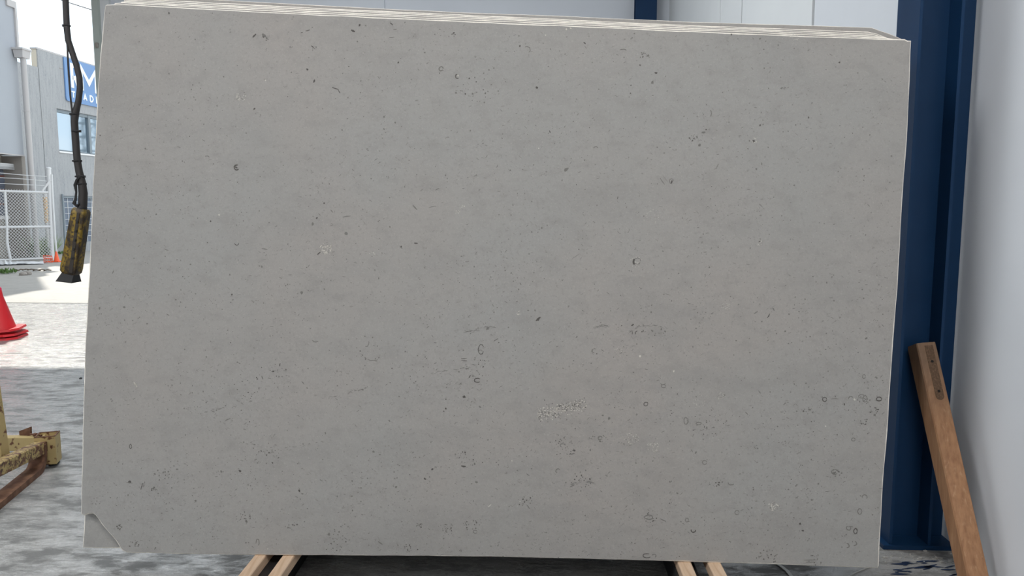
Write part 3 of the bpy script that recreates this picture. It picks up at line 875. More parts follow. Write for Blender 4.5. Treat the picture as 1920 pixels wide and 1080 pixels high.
# strapping offcuts on the floor by the rack
for (pts, lab) in [([(1448, 1050), (1466, 1062), (1476, 1070), (1487, 1084)], 'thin grey steel strap end on the dark floor right of the bearers'),
                   ([(1640, 1058), (1616, 1068), (1600, 1075), (1584, 1084)], 'thin pale strap on the floor under the right corner of the slab')]:
    mb = MB()
    P = [at_z(x, y, 0.006) for (x, y) in pts]
    w = 0.008 if 'pale' not in lab else 0.004
    L = [p + SU * w for p in P]; Rr = [p - SU * w for p in P]
    n = len(P)
    vs = L + Rr + [p - Z1 * 0.004 for p in L] + [p - Z1 * 0.004 for p in Rr]
    fs = []
    for i in range(n - 1):
        fs += [(i, i + 1, n + i + 1, n + i), (2 * n + i, 3 * n + i, 3 * n + i + 1, 2 * n + i + 1), (i, 2 * n + i, 2 * n + i + 1, i + 1), (n + i, n + i + 1, 3 * n + i + 1, 3 * n + i)]
    mb.add(vs, fs)
    tag(mb.build('strapping_offcut', M['strap'], None, P[1]), lab, 'strap')

# ------------------------------------------------------------------ leaning timber post on the right
pb_ = at_z(1843, 1112, 0.0)
pt_ = at_y(1737, 642, f_tip - 0.075)
ax = (pt_ - pb_).normalized()
wdir = (Vector((1, -0.02, 0)) - ax * ax.dot(Vector((1, -0.02, 0)))).normalized()
ndir = ax.cross(wdir).normalized()
if ndir.y > 0: ndir = -ndir
HWD, DEP = 0.041, 0.088
Lp = (pt_ - pb_).length


def tp(w, d, l):                     # across, to the rear, along
    return pb_ + ax * l + wdir * w - ndir * d


tpost = empty('timber_post', pb_, 'weathered brown timber post leaning on the blue column beside the right wall', 'timber post')
org = tpost.location.copy()
mb = MB()
secs = []
for (l, ch1) in [(0.0, 0.014), (0.35 * Lp, 0.013), (0.7 * Lp, 0.012), (Lp - 0.012, 0.011), (Lp, 0.011)]:
    s = 0.97 if l == Lp else 1.0
    prof = [(-HWD + 0.022, 0.0), (HWD - 0.004, 0.0), (HWD, 0.004), (HWD, DEP), (-HWD, DEP), (-HWD, ch1), (-HWD + 0.004, 0.006)]
    secs.append([tp(w * s, d * s if d else 0.001 * (s < 1), max(l, 0.0)) for (w, d) in prof])
n = 7
# foot cut level on the floor
foot = []
for p in secs[0]:
    foot.append(p - ax * (p.z / ax.z))
secs[0] = foot
vs = [p for s in secs for p in s]
fs = [tuple(range(n))[::-1], tuple(range((len(secs) - 1) * n, len(secs) * n))]
for i in range(len(secs) - 1):
    for k in range(n):
        fs.append((i * n + k, i * n + (k + 1) % n, (i + 1) * n + (k + 1) % n, (i + 1) * n + k))
mb.add(vs, fs)
mb.build('post', M['old_timber'], tpost, org)
# rusty slot where a strap was bolted
mb = MB()
slot = []
for k in range(9):
    t = math.pi + math.pi * k / 8
    slot.append((0.006 + 0.018 * math.cos(t), Lp - 0.235 + 0.018 * math.sin(t)))
slot += [(0.024, Lp - 0.014), (-0.012, Lp - 0.014)]
mb.prism([tp(w, -0.0012, l) for (w, l) in slot], -ndir * 0.003)
st = mb.build('strap_mark', M['timber_stain'], tpost, org)
tag(st, 'dark rust stained slot with two bolt holes')
for l in (Lp - 0.085, Lp - 0.215):
    mb = MB()
    mb.prism([tp(0.006 + 0.006 * math.cos(2 * math.pi * k / 10), -0.0022, l + 0.006 * math.sin(2 * math.pi * k / 10)) for k in range(10)], -ndir * 0.002)
    mb.build('bolt_hole', M['hole'], st, org)

# ------------------------------------------------------------------ crane pendant on its cable, left
PD = 3.45
pen = empty('crane_pendant', at_y(132, 527, PD), 'grimy yellow crane control pendant hanging on a black cable at the left', 'pendant control')
org = pen.location.copy()
path = [(121.5, -330), (122, -180), (122.5, -60), (123, 0), (124.3, 30), (125.2, 52), (128, 76), (135, 97), (143, 121), (149, 146), (150, 165), (147, 190), (142, 210), (139.5, 228), (141, 252), (143, 280), (145, 302), (148.5, 322), (153.5, 342), (156, 362), (155, 385), (152, 400)]
rad = [5.2] * 12 + [6.0, 6.2, 6.2, 6.2, 6.2, 6.4, 7.0, 7.6, 7.8, 7.8]
P = [at_y(x, y, PD) for (x, y) in path]
P[0].z = ROOF_Z - 0.02
MB().tube(P, [r * PD / F for r in rad], 12).build('cable', M['cable'], pen, org, smooth=True)
w_ = [(126, 80), (127, 105), (129, 140), (132, 180), (135.5, 212)]
MB().tube([at_y(x, y, PD - 0.012) for (x, y) in w_], 1.6 * PD / F, 6).build('strain_wire', M['cable'], pen, org, smooth=True)
for (x, y, r) in [(125.2, 48, 6.4), (140, 214, 7.6), (142.5, 246, 7.8), (144, 302, 7.8), (150, 331, 8.6), (152, 345, 8.6)]:
    c = at_y(x, y, PD)
    mb = MB()
    mb.lathe(c, [(r * PD / F * 0.9, -0.004), (r * PD / F * 1.02, -0.002), (r * PD / F * 1.02, 0.002), (r * PD / F * 0.9, 0.004)], 12)
    mb.box(c + Vector((-1 if x < 142 else 1, 0, 0)) * r * PD / F * 0.98, (0.0035, 0, 0), (0, 0.004, 0), (0, 0, 0.005))
    mb.build('cable_tie', M['rubber'], pen, org)
rope = [(150, 331), (144, 337), (141, 347), (143, 360), (141.5, 374), (139, 381), (143, 386), (149, 382)]
MB().tube([at_y(x, y, PD - 0.02) for (x, y) in rope], [2.0 * PD / F, 2.2 * PD / F, 3.0 * PD / F, 1.8 * PD / F, 2.2 * PD / F, 3.4 * PD / F, 2.4 * PD / F, 1.8 * PD / F], 6).build('cord_loop', M['rubber'], pen, org, smooth=True)
# body
tc_, bc_ = at_y(153, 391, PD), at_y(132.5, 513, PD)
pa = (bc_ - tc_).normalized()
px_ = (Vector((1, 0, 0)) - pa * pa.x).normalized()
pn = pa.cross(px_).normalized()
if pn.y > 0: pn = -pn
Lb = (bc_ - tc_).length
hw0, hw1 = 13.6 * PD / F, 16.8 * PD / F


def bp(l, w, d):
    return tc_ + pa * l + px_ * w + pn * d


mb = MB()
rings = []
for (l, s) in [(0, 0.80), (0.012, 0.98), (0.03, 1.0), (0.5 * Lb, 1.06), (Lb - 0.03, 1.14), (Lb - 0.01, 1.10), (Lb, 0.9)]:
    hw = hw0 * s; dp = 0.030 * s; r = 0.011
    ring = []
    for (sx, sy, a0) in [(1, 1, 0), (-1, 1, 90), (-1, -1, 180), (1, -1, 270)]:
        for k in range(4):
            t = math.radians(a0 + 30 * k)
            ring.append(bp(l, sx * (hw - r) + r * math.cos(t), sy * (dp - r) + r * math.sin(t)))
    rings.append(ring)
nn = 16
vs = [p for rg in rings for p in rg]
fs = [tuple(range(nn))[::-1], tuple(range((len(rings) - 1) * nn, len(rings) * nn))]
for i in range(len(rings) - 1):
    for k in range(nn):
        fs.append((i * nn + k, i * nn + (k + 1) % nn, (i + 1) * nn + (k + 1) % nn, (i + 1) * nn + k))
mb.add(vs, fs)
body = mb.build('pendant_body', M['pendant_yellow'], pen, org, smooth=True)
strip = MB()
strip.hexa([bp(Lb - 0.012, 0.010, 0.030), bp(Lb - 0.012, 0.027, 0.030), bp(0.02, 0.012, 0.026), bp(0.02, 0.000, 0.026),
            bp(Lb - 0.012, 0.010, 0.0365), bp(Lb - 0.012, 0.027, 0.0365), bp(0.02, 0.012, 0.0325), bp(0.02, 0.000, 0.0325)])
strip.build('button_strip', M['pendant_dark'], body, org)
for k in range(5):
    l = 0.06 + k * 0.042
    MB().lathe(bp(l, 0.008 + 0.010 * l / Lb, 0.033), [(0.006, 0.0), (0.006, 0.004), (0.004, 0.006)], 12, axis=pn).build('push_button', M['rubber'], body, org)
MB().lathe(bp(-0.012, 0.002, 0), [(0.018, 0.0), (0.021, 0.006), (0.021, 0.02), (0.016, 0.024)], 14, axis=pa).build('gland', M['rubber'], pen, org, smooth=True)
sk = MB()
a4 = [bp(Lb - 0.002, s * 11 * PD / F, t * 0.024) for (s, t) in [(-1, -1), (1, -1), (1, 1), (-1, 1)]]
q0, q1 = at_y(113.5, 526, PD), at_y(143.5, 529.5, PD)
b4 = [q0 + Vector((0, 0.04, 0)), q1 + Vector((0, 0.04, 0)), q1 - Vector((0, 0.04, 0)), q0 - Vector((0, 0.04, 0))]
sk.hexa(b4 + a4)
sk.build('bottom_skirt', M['rubber'], pen, org)

# ------------------------------------------------------------------ rusty yellow lifting frame at the left edge
fr = empty('lifting_frame', at_z(40, 912, 0), 'rusty yellow steel lifting frame on a bent skid at the left edge', 'lifting frame')
org = fr.location.copy()
Y1 = 4.34
# end post, a short square tube with an open top
A = at_y(92, 868, Y1)
pw = 0.055
e1 = Vector((0.93, 0.30, 0)).normalized(); e2 = Vector((-0.30, 0.93, 0)).normalized()
zt = at_y(92, 815, Y1).z; zb_ = at_y(92, 866, Y1).z
mb = MB()
cx = Vector((A.x, A.y, 0))
for (d, e) in [(e1, e2), (-e1, e2), (e2, e1), (-e2, e1)]:
    mb.box(cx + d * (pw - 0.004) + Z1 * ((zt + zb_) / 2), d * 0.004, e * (pw if e == e2 else pw - 0.008), Z1 * ((zt - zb_) / 2))
mb.box(cx + Z1 * (zt - 0.03), e1 * (pw - 0.008), e2 * (pw - 0.008), Z1 * 0.003, 1)
post = mb.build('end_post', [M['yellow_paint'], M['rust']], fr, org)
rim = MB()
for (d, e) in [(e1, e2), (-e1, e2), (e2, e1), (-e2, e1)]:
    rim.box(cx + d * (pw - 0.004) + Z1 * (zt + 0.002), d * 0.0045, e * pw, Z1 * 0.002)
rim.build('post_rim', M['rust'], post, org)
# near beam running towards the camera
bA = cx - e1 * 0.02 - e2 * 0.03 + Z1 * ((zt + zb_) / 2 + 0.022)
bB = at_y(-40, 895, 3.55)
tdir = (bB - bA).normalized()
bn = tdir.cross(Z1).normalized(); bz = bn.cross(tdir).normalized()
if bz.z < 0: bz = -bz
MB().cbox((bA + bB) / 2, tdir * ((bB - bA).length / 2), bn * 0.034, bz * 0.036, 0.005).build('side_beam', M['rust_yellow'], fr, org)
# cross beam behind
cA = cx - e1 * 0.03 + e2 * 0.02 + Z1 * (zt - 0.052)
cB = at_y(-60, 832, Y1 + 0.22)
cdir = (cB - cA).normalized(); cn = cdir.cross(Z1).normalized(); cz = cn.cross(cdir).normalized()
MB().cbox((cA + cB) / 2, cdir * ((cB - cA).length / 2), cn * 0.03, cz * 0.042, 0.004).build('cross_beam', M['yellow_paint'], fr, org)
# mast at the very edge
mA, mB_ = at_y(1, 868, 4.0), at_y(-21, 715, 4.0)
md = (mB_ - mA).normalized()
MB().cbox((mA + mB_) / 2, md * ((mB_ - mA).length / 2), Vector((0.036, 0, 0)), Vector((0, 0.036, 0)), 0.004).build('mast', M['yellow_paint'], fr, org)
# bent flat skid
sk = MB()
tail = at_z(-60, 985, 0.02); 
sh = cx - e1 * 0.030 - e2 * 0.085
Rr = 0.085
cpath = [Vector((sh.x, sh.y, 0.155)), Vector((sh.x, sh.y, 0.105))]
gd = Vector((tail.x - sh.x, tail.y - sh.y, 0)).normalized()
for k in range(1, 7):
    t = math.radians(15 * k)
    cpath.append(Vector((sh.x, sh.y, 0)) + gd * (Rr * (1 - math.cos(t))) + Z1 * (0.0175 + (Rr - 0.0) * (1 - math.sin(t))))
cpath.append(Vector((tail.x, tail.y, 0.0175)))
side = gd.cross(Z1).normalized()
ring = []
for i, p in enumerate(cpath):
    t = (cpath[min(i + 1, len(cpath) - 1)] - cpath[max(i - 1, 0)]).normalized()
    nrm = side.cross(t).normalized()
    ring.append([p + side * 0.042 + nrm * 0.0165, p - side * 0.042 + nrm * 0.0165, p - side * 0.042 - nrm * 0.0165, p + side * 0.042 - nrm * 0.0165])
vs = [q for r_ in ring for q in r_]
fs = [(0, 1, 2, 3), tuple((len(ring) - 1) * 4 + k for k in (3, 2, 1, 0))]
for i in range(len(ring) - 1):
    for k in range(4):
        fs.append((i * 4 + k, i * 4 + (k + 1) % 4, (i + 1) * 4 + (k + 1) % 4, (i + 1) * 4 + k))
sk.add(vs, fs)
sk.build('skid', M['rust'], fr, org, smooth=True)
# rubber bumper under the post
bc2 = cx + e1 * 0.02 + e2 * 0.03 + Z1 * (zb_ - 0.02)
MB().lathe(bc2 - e2 * 0.03, [(0.018, 0), (0.026, 0.006), (0.026, 0.05), (0.018, 0.056)], 14, axis=e2).build('bumper', M['rubber'], fr, org, smooth=True)
# rusty plate with a bolt
pq = [at_y(35.5, 808.5, Y1 + 0.10), at_y(56.5, 800.5, Y1 + 0.05), at_y(57, 822, Y1 + 0.05), at_y(46, 832, Y1 + 0.08), at_y(38, 829, Y1 + 0.10)]
plate = MB().prism(pq, Vector((0.004, 0.010, 0))).build('stop_plate', M['rust'], fr, org)
b0, b1 = at_y(57, 814, Y1 + 0.03), at_y(78, 817, Y1 + 0.0)
mb = MB()
mb.tube([b0, b1], 0.006, 8)
mb.tube([b0.lerp(b1, 0.35), b0.lerp(b1, 0.55)], 0.012, 6)
mb.build('bolt', M['rust'], plate, org)

# ------------------------------------------------------------------ the yard
gy = MB()
hb = F_BACK + 0.02
gy.hexa([H(-40, hb, -0.3), H(30, hb, -0.3), H(30, 90, -0.3), H(-40, 90, -0.3), H(-40, hb, -0.004), H(30, hb, -0.004), H(30, 90, -0.004), H(-40, 90, -0.004)])
yard = gy.build('yard_ground', M['yard']); tag(yard, kind='structure')
g2 = MB()
g2.hexa([H(-40, -40, -0.3), H(30, -40, -0.3), H(30, F_FRONT, -0.3), H(-40, F_FRONT, -0.3), H(-40, -40, -0.004), H(30, -40, -0.004), H(30, F_FRONT, -0.004), H(-40, F_FRONT, -0.004)])
tag(g2.build('apron_ground', M['yard']), kind='structure')
# stacked traffic cones
cbase = at_z(2, 633, 0)
cone_sc = 8.65 / F


def cone(z, tilt, rz, label, full):
    root = empty('traffic_cone', (cbase.x, cbase.y, z), label, 'traffic cone', 'red cones in one stack')
    hb_ = 0.205
    th = 0.024
    Rm = Matrix.Rotation(rz, 3, 'Z') @ Matrix.Rotation(tilt, 3, 'Y')
    pts = []
    for k in range(4):
        a = math.radians(45 + 90 * k)
        for da in (-12, 12):
            b = a + math.radians(da)
            pts.append(Vector((hb_ * 1.36 * math.cos(b), hb_ * 1.36 * math.sin(b), 0)))
    mb = MB()
    lo = [root.location + Rm @ p for p in pts]
    hi = [root.location + Rm @ (p * 0.97 + Vector((0, 0, th))) for p in pts]
    mb.add(lo + hi, [tuple(range(7, -1, -1)), tuple(range(8, 16))] + [(k, (k + 1) % 8, 8 + (k + 1) % 8, 8 + k) for k in range(8)])
    mb.build('cone_base', M['cone_red'], root, root.location)
    hh = 0.505 if full else 0.49
    prof = [(0.168, th * 0.5), (0.160, th + 0.01), (0.052, hh - 0.10), (0.040, hh - 0.012), (0.032, hh)]
    mb = MB(); mb.lathe(root.location, prof, 28)
    mb.build('cone_body', M['cone_red'], root, root.location, smooth=True)
    if full:
        mb = MB(); mb.lathe(root.location, [(0.0415, hh - 0.085 + 0.03), (0.0425, hh - 0.012), (0.034, hh + 0.004), (0.02, hh + 0.005)], 28)
        mb.build('cone_tip', M['cone_top'], root, root.location, smooth=True)


cone(0.0, 0.0, 0.22, 'lowest red cone of the stack at the left edge, flat on the concrete', False)
cone(0.042, 0.0, 0.10, 'middle red cone of the stack, only its base edge showing', False)
cone(0.088, -0.07, 0.34, 'top red cone of the stack with its base slightly tilted', True)

# small bits on the ground
c = at_z(151.5, 710, 0)
tag(MB().lathe(c, [(0.012, 0), (0.014, 0.006), (0.006, 0.012)], 8).build('floor_plug', M['rubber'], None, c), 'small black plug on the floor just left of the slab', 'plug')
sp_ = MB()
for _ in range(26):
    x, y = random.uniform(1680, 1795), random.uniform(1050, 1078)
    p = at_z(x, y, 0.0015)
    l, w = random.uniform(0.01, 0.05), random.uniform(0.003, 0.009)
    a = random.uniform(-0.2, 0.5)
    d1 = Vector((math.cos(a), math.sin(a), 0)) * l; d2 = Vector((-math.sin(a), math.cos(a), 0)) * w
    sp_.add([p - d1, p - d2, p + d1, p + d2, p - d1 * .7 + d2 * .8], [(0, 1, 2, 3, 4)])
tag(sp_.build('paint_splash', M['navy_paint'], floor, recalc=False), kind='stuff')
for _ in range(12):
    pass
ch_ = MB()
for _ in range(34):
    x, y = random.uniform(1650, 1795), random.gauss(1046, 4)
    p = at_z(x, y, 0.0)
    s = random.choice((0.002, 0.002, 0.003, 0.006))
    ch_.box(p + Z1 * s * 0.5, (s, s * .3, 0), (-s * .3, s * .7, 0), (0, 0, s * .5))
tag(ch_.build('stone_chips', M['chip'], None), 'pale stone chips scattered on the floor below the blue column', 'debris', kind='stuff')

# ------------------------------------------------------------------ buildings across the yard
YO = math.atan((1024 - 960) / F)
OR_ = Vector((math.cos(YO), -math.sin(YO), 0)); OF = Vector((math.sin(YO), math.cos(YO), 0))
fp = at_z(160, 471)                       # foot of the rendered facade
R_FAC = fp.dot(OR_)


def fac(px, py, off=0.0):
    return at_plane(px, py, OR_ * (R_FAC + off), OR_)


def O(r, f, z):
    return OR_ * r + OF * f + Z1 * z


def obox(r0, r1, f0, f1, z0, z1, mb=None):
    mb = mb or MB()
    mb.hexa([O(r0, f0, z0), O(r1, f0, z0), O(r1, f1, z0), O(r0, f1, z0), O(r0, f0, z1), O(r1, f0, z1), O(r1, f1, z1), O(r0, f1, z1)])
    return mb


f_a = fac(61, 88).dot(OF); z_a = fac(72, 92.5).z
f_j2 = fac(71, 127).dot(OF); z_low = fac(71, 126).z
f_0 = fac(50, 118).dot(OF)
f_w0, f_w1 = fac(106, 203).dot(OF), fac(172, 218).dot(OF) + 2.2
z_w1, z_w0 = fac(106, 203).z, fac(111, 283).z
f_d0 = fac(119, 366).dot(OF); f_d1 = f_d0 + 3.2
z_d1, z_d0 = fac(119, 367).z, fac(165, 453).z
F_END = f_a + 26
print('facade', R_FAC, f_a, z_a, f_j2, z_low, 'win', f_w0, z_w0, z_w1, 'door', f_d0, z_d0, z_d1)
tb = empty('trade_building', O(R_FAC, f_a + 6, 0), 'grey rendered building across the yard with a wide upper window', 'building')
org = tb.location.copy()
TH = 0.2
mb = MB()
g = 0.012
fj = f_j2 + 0.02
f_s = fj + g
# pieces of wall round the window and the door
def wall(f0, f1, z0, z1): obox(R_FAC - TH, R_FAC, f0, f1, z0, z1, mb)
wall(f_s, f_w0, z_d1, z_a); wall(f_w0, f_w1, z_w1, z_a); wall(f_w0, f_w1, z_d1, z_w0); wall(f_w1, F_END, 0, z_a)
wall(f_s, f_d0, 0, z_d1); wall(f_d0, f_d1, 0, z_d0)
wall(f_d1, f_w1, 0, z_d1)
mb.build('rendered_wall', M['render_grey'], tb, org)
mb = MB(); obox(R_FAC - TH, R_FAC - 0.001, f_0 - 1.5, fj - g, 0, z_low, mb)
mb.build('low_wall', M['render_grey'], tb, org)
mb = MB(); obox(R_FAC - TH + 0.01, R_FAC - 0.03, fj - g, fj + g, 0, z_low - 0.02, mb); mb.build('joint', M['taupe'], tb, org)
mb = MB(); obox(R_FAC - TH, R_FAC - 0.04, f_s - 0.012, f_s, z_low + 0.005, z_a, mb); mb.build('parapet_end', M['lit_render'], tb, org)  # thin skin on the parapet end, light falling on it painted as paler colour
mb = MB(); obox(R_FAC - 8, R_FAC - TH, f_s, F_END, 0, z_low - 0.4, mb); mb.build('building_mass', M['taupe'], tb, org)
# parapet return
mb = MB(); obox(R_FAC - TH - 0.02, R_FAC + 0.004, f_s - 0.03, F_END, z_a, z_a + 0.05, mb); mb.build('parapet_capping', M['capping'], tb, org)
mb = MB(); obox(R_FAC - 0.02, R_FAC + 0.006, f_a + 1.2, f_a + 2.0, fac(98, 124).z - 0.01, fac(98, 124).z + 0.01, mb); mb.build('control_joint', M['taupe'], tb, org)

# upper window
wf = MB()
for (a, b, c_, d) in [(f_w0, f_w1, z_w1 - 0.10, z_w1), (f_w0, f_w1, z_w0, z_w0 + 0.05), (f_w0, f_w0 + 0.05, z_w0, z_w1), (f_w1 - 0.05, f_w1, z_w0, z_w1)]:
    obox(R_FAC - 0.14, R_FAC - 0.06, a, b, c_, d, wf)
win = wf.build('window', M['alu'], tb, org)
f_m = fac(171, 240).dot(OF)
f_m1 = fac(143, 240).dot(OF)
obox(R_FAC - 0.14, R_FAC - 0.05, f_m - 0.06, f_m + 0.06, z_w0, z_w1).build('mullion', M['alu'], win, org)
obox(R_FAC - 0.14, R_FAC - 0.06, f_m1 - 0.03, f_m1 + 0.03, z_w0, z_w1).build('mullion', M['alu'], win, org)
for (a, b) in [(f_w0 + 0.05, f_m1 - 0.03), (f_m1 + 0.03, f_m - 0.06), (f_m + 0.06, f_w1 - 0.05)]:
    obox(R_FAC - 0.12, R_FAC - 0.11, a, b, z_w0 + 0.05, z_w1 - 0.1).build('pane', M['glass'], win, org)
obox(R_FAC - 0.06, R_FAC + 0.03, f_w0 - 0.03, f_w1, z_w0 - 0.05, z_w0).build('window_sill', M['white_paint'], tb, org)

# barred ground floor window
gw = MB()
for (a, b, c_, d) in [(f_d0, f_d1, z_d1 - 0.07, z_d1), (f_d0, f_d0 + 0.06, z_d0, z_d1), (f_d1 - 0.06, f_d1, z_d0, z_d1)]:
    obox(R_FAC - 0.12, R_FAC - 0.03, a, b, c_, d, gw)
gwin = gw.build('window', M['alu'], tb, org)
obox(R_FAC - 0.12, R_FAC - 0.10, f_d0, f_d1, z_d0, z_d1).build('pane', M['grille_glass'], gwin, org)
for k in range(1, 10):
    f_ = f_d0 + (f_d1 - f_d0) * k / 10
    obox(R_FAC - 0.10, R_FAC - 0.085, f_ - 0.009, f_ + 0.009, z_d0, z_d1).build('grille_bar', M['galv'], gwin, org)
for k in range(1, 8):
    z_ = z_d0 + (z_d1 - z_d0) * k / 8
    obox(R_FAC - 0.085, R_FAC - 0.075, f_d0, f_d1, z_ - 0.007, z_ + 0.007).build('grille_bar', M['galv'], gwin, org)
p0, p1 = fac(117, 364, 0.05), fac(122.5, 466, 0.12)
sp3 = MB().tube([p0, p1], 0.03, 6)
sp3.build('open_shutter_edge', M['alu'], tb, org)
obox(R_FAC, R_FAC + 0.02, f_d0, f_d1, 0, z_d0 - 0.02).build('wall_base', M['render_grey'], tb, org)

# sign
s_f0 = fac(120, 150).dot(OF); s_f1 = s_f0 + 3.6
zs1, zs0 = fac(119, 107).z, fac(124, 189).z
sg = empty('shop_sign', O(R_FAC, s_f0 + 1.2, zs0), 'blue signboard with white letters RM and TRADE below the parapet', 'sign')
org = sg.location.copy()
rc = 0.10
pts = [(s_f0, zs1), (s_f1, zs1), (s_f1, zs0)]
for k in range(5):
    t = math.radians(90 * k / 4)
    pts.append((s_f0 + rc - rc * math.sin(t), zs0 + rc - rc * math.cos(t)))
MB().prism([O(R_FAC + 0.045, f, z) for (f, z) in pts], -OR_ * 0.04).build('sign_panel', M['sign_blue'], sg, org)


def strokes(segs, name, w):
    """segs in facade metres (f, z): each a polyline drawn as flat raised bars"""
    mb = MB()
    for k, pl in enumerate(segs):
        pv = [Vector(p) for p in pl]
        n = len(pv)
        L, Rr = [], []
        for i in range(n):
            if i == 0: t = pv[1] - pv[0]; nn = Vector((-t.y, t.x)).normalized()
            elif i == n - 1: t = pv[-1] - pv[-2]; nn = Vector((-t.y, t.x)).normalized()
            else:
                a = (pv[i] - pv[i - 1]).normalized(); b = (pv[i + 1] - pv[i]).normalized()
                nn = Vector((-a.y - b.y, a.x + b.x)).normalized()
                nn = nn / max(0.5, nn.dot(Vector((-a.y, a.x))))
            L.append(pv[i] + nn * w / 2); Rr.append(pv[i] - nn * w / 2)
        out = R_FAC + 0.060 + 0.001 * k
        for i in range(n - 1):
            q = [L[i], L[i + 1], Rr[i + 1], Rr[i]]
            mb.prism([O(out, p.x, p.y) for p in q], -OR_ * 0.015)
    mb.build(name, M['sign_white'], sg, org)


def fz(px, py):
    p = fac(px, py, 0.05); return (p.dot(OF), p.z)


# letters laid out in facade metres
def glyph(ch, f0, z0, w, h):
    X = lambda x, y: (f0 + w * x, z0 + h * y)
    if ch == 'M': return [[X(0, 0), X(0, 1), X(.5, .38), X(1, 1), X(1, 0)]]
    if ch == 'R': return [[X(0, 0), X(0, 1), X(.6, 1), X(.9, .88), X(.97, .74), X(.9, .58), X(.6, .46), X(0, .46)], [X(.5, .46), X(1, 0)]]
    if ch == 'T': return [[X(0, 1), X(1, 1)], [X(.5, 1), X(.5, 0)]]
    if ch == 'A': return [[X(0, 0), X(.5, 1), X(1, 0)], [X(.2, .32), X(.8, .32)]]
    if ch == 'D': return [[X(0, 0), X(0, 1), X(.5, 1), X(.9, .75), X(1, .5), X(.9, .25), X(.5, 0), X(0, 0)]]
    if ch == 'E': return [[X(1, 1), X(0, 1), X(0, 0), X(1, 0)], [X(0, .5), X(.85, .5)]]


rf0, rz1 = fz(133.5, 122); rz0 = fz(133.5, 164)[1]
mf0, mf1 = fz(153.5, 150)[0], fz(179, 150)[0]
Hh = rz1 - rz0
strokes(glyph('R', rf0, rz0, mf0 - rf0 - 0.20, Hh), 'letter', 0.14)
strokes(glyph('M', mf0, rz0, mf1 - mf0, Hh), 'letter', 0.145)
tf = [fz(x, 180)[0] for x in (134.5, 146, 156.5, 168.5, 180)]
tz0 = fz(137, 183)[1]; th_ = fz(137, 172)[1] - tz0
for chh, f0 in zip('TRADE', tf):
    strokes(glyph(chh, f0, tz0, 0.17, th_), 'letter', 0.045)

# left building: overhanging upper storey, recessed ground floor
YL = math.atan((955 - 960) / F)
LR = Vector((math.cos(YL), -math.sin(YL), 0)); LF = Vector((math.sin(YL), math.cos(YL), 0))
LD = 21.6
pcn = at_y(45, 291, LD)
RL, FL = pcn.dot(LR), pcn.dot(LF)


def lf(px, py, off=0.0):
    return at_plane(px, py, LR * (RL + off), LR)


def Lb_(r, f, z): return LR * r + LF * f + Z1 * z


def lbox(r0, r1, f0, f1, z0, z1, mb=None):
    mb = mb or MB()
    mb.hexa([Lb_(r0, f0, z0), Lb_(r1, f0, z0), Lb_(r1, f1, z0), Lb_(r0, f1, z0), Lb_(r0, f0, z1), Lb_(r1, f0, z1), Lb_(r1, f1, z1), Lb_(r0, f1, z1)])
    return mb


zso = pcn.z
f_st = lf(10, 4).dot(LF); z_st = lf(40, 20).z
print('left bldg', RL, FL, zso, 'step', f_st, z_st)
lb = empty('warehouse_building', Lb_(RL - 2, FL - 3, 0), 'pale warehouse with an overhanging upper storey at the left edge', 'building')
org = lb.location.copy()
mb = MB()
lbox(RL - 5, RL, FL - 9, FL, zso, z_st, mb); lbox(RL - 5, RL - 0.001, FL - 9, f_st, z_st, z_st + 3.5, mb)
mb.build('upper_wall', M['white_wall'], lb, org)
mb = MB()
cp = 0.16
lbox(RL - 0.2, RL + 0.05, f_st, FL + 0.05, z_st - 0.02, z_st + cp, mb)
mb.build('parapet_cap', M['capping'], lb, org)
mb = MB(); lbox(RL - 0.2, RL + 0.05, f_st - 0.12, f_st + 0.05, z_st + cp, z_st + 3.5, mb); mb.build('parapet_cap', M['capping'], lb, org)
zrh = lf(40, 96).z
mb = MB(); lbox(RL - 0.05, RL + 0.05, FL - 0.02, FL + 0.06, zrh, z_st - 0.02, mb); mb.build('corner_flashing', M['capping'], lb, org)
mb = MB(); lbox(RL - 0.02, RL + 0.03, FL - 9, FL, zso - 0.03, zso + 0.0, mb); mb.build('soffit_edge', M['capping'], lb, org)
mb = MB(); lbox(RL - 5, RL - 0.62, FL - 9, FL, 0, zso, mb); mb.build('lower_wall', M['beige'], lb, org)
mb = MB(); lbox(RL - 0.62, RL - 0.04, FL - 0.06, FL + 0.10, 0, zso - 0.03, mb); mb.build('return_wall', M['taupe'], lb, org)
# rain head and downpipe
rh = MB()
c0, c1, c2, c3 = (RL + 0.02, FL - 0.22), (RL + 0.30, FL - 0.22), (RL + 0.30, FL + 0.16), (RL + 0.02, FL + 0.16)
zt2, zb2 = zrh, lf(40, 112).z
tp4 = [Lb_(r, f, zt2) for (r, f) in (c0, c1, c2, c3)]
ctr = sum(tp4, Vector()) / 4
bt4 = [p.lerp(ctr, 0.18) + Z1 * (zb2 - zt2) for p in tp4]
rh.hexa(bt4 + tp4)
lip = [ctr + (p - ctr) * 1.12 for p in tp4]
rh.hexa([p - Z1 * 0.03 for p in lip] + [p + Z1 * 0.02 for p in lip])
rhd = rh.build('rain_head', M['capping'], lb, org)
dpx = ctr + LR * 0.03
MB().tube([Vector((dpx.x, dpx.y, zb2 + 0.02)), Vector((dpx.x, dpx.y, 0.0))], 0.075, 14).build('downpipe', M['capping'], lb, org, smooth=True)
for z_ in (4.2, 2.0):
    MB().lathe(Vector((dpx.x, dpx.y, z_)), [(0.080, -0.02), (0.083, -0.02), (0.083, 0.02), (0.080, 0.02)], 14).build('pipe_bracket', M['capping'], lb, org)
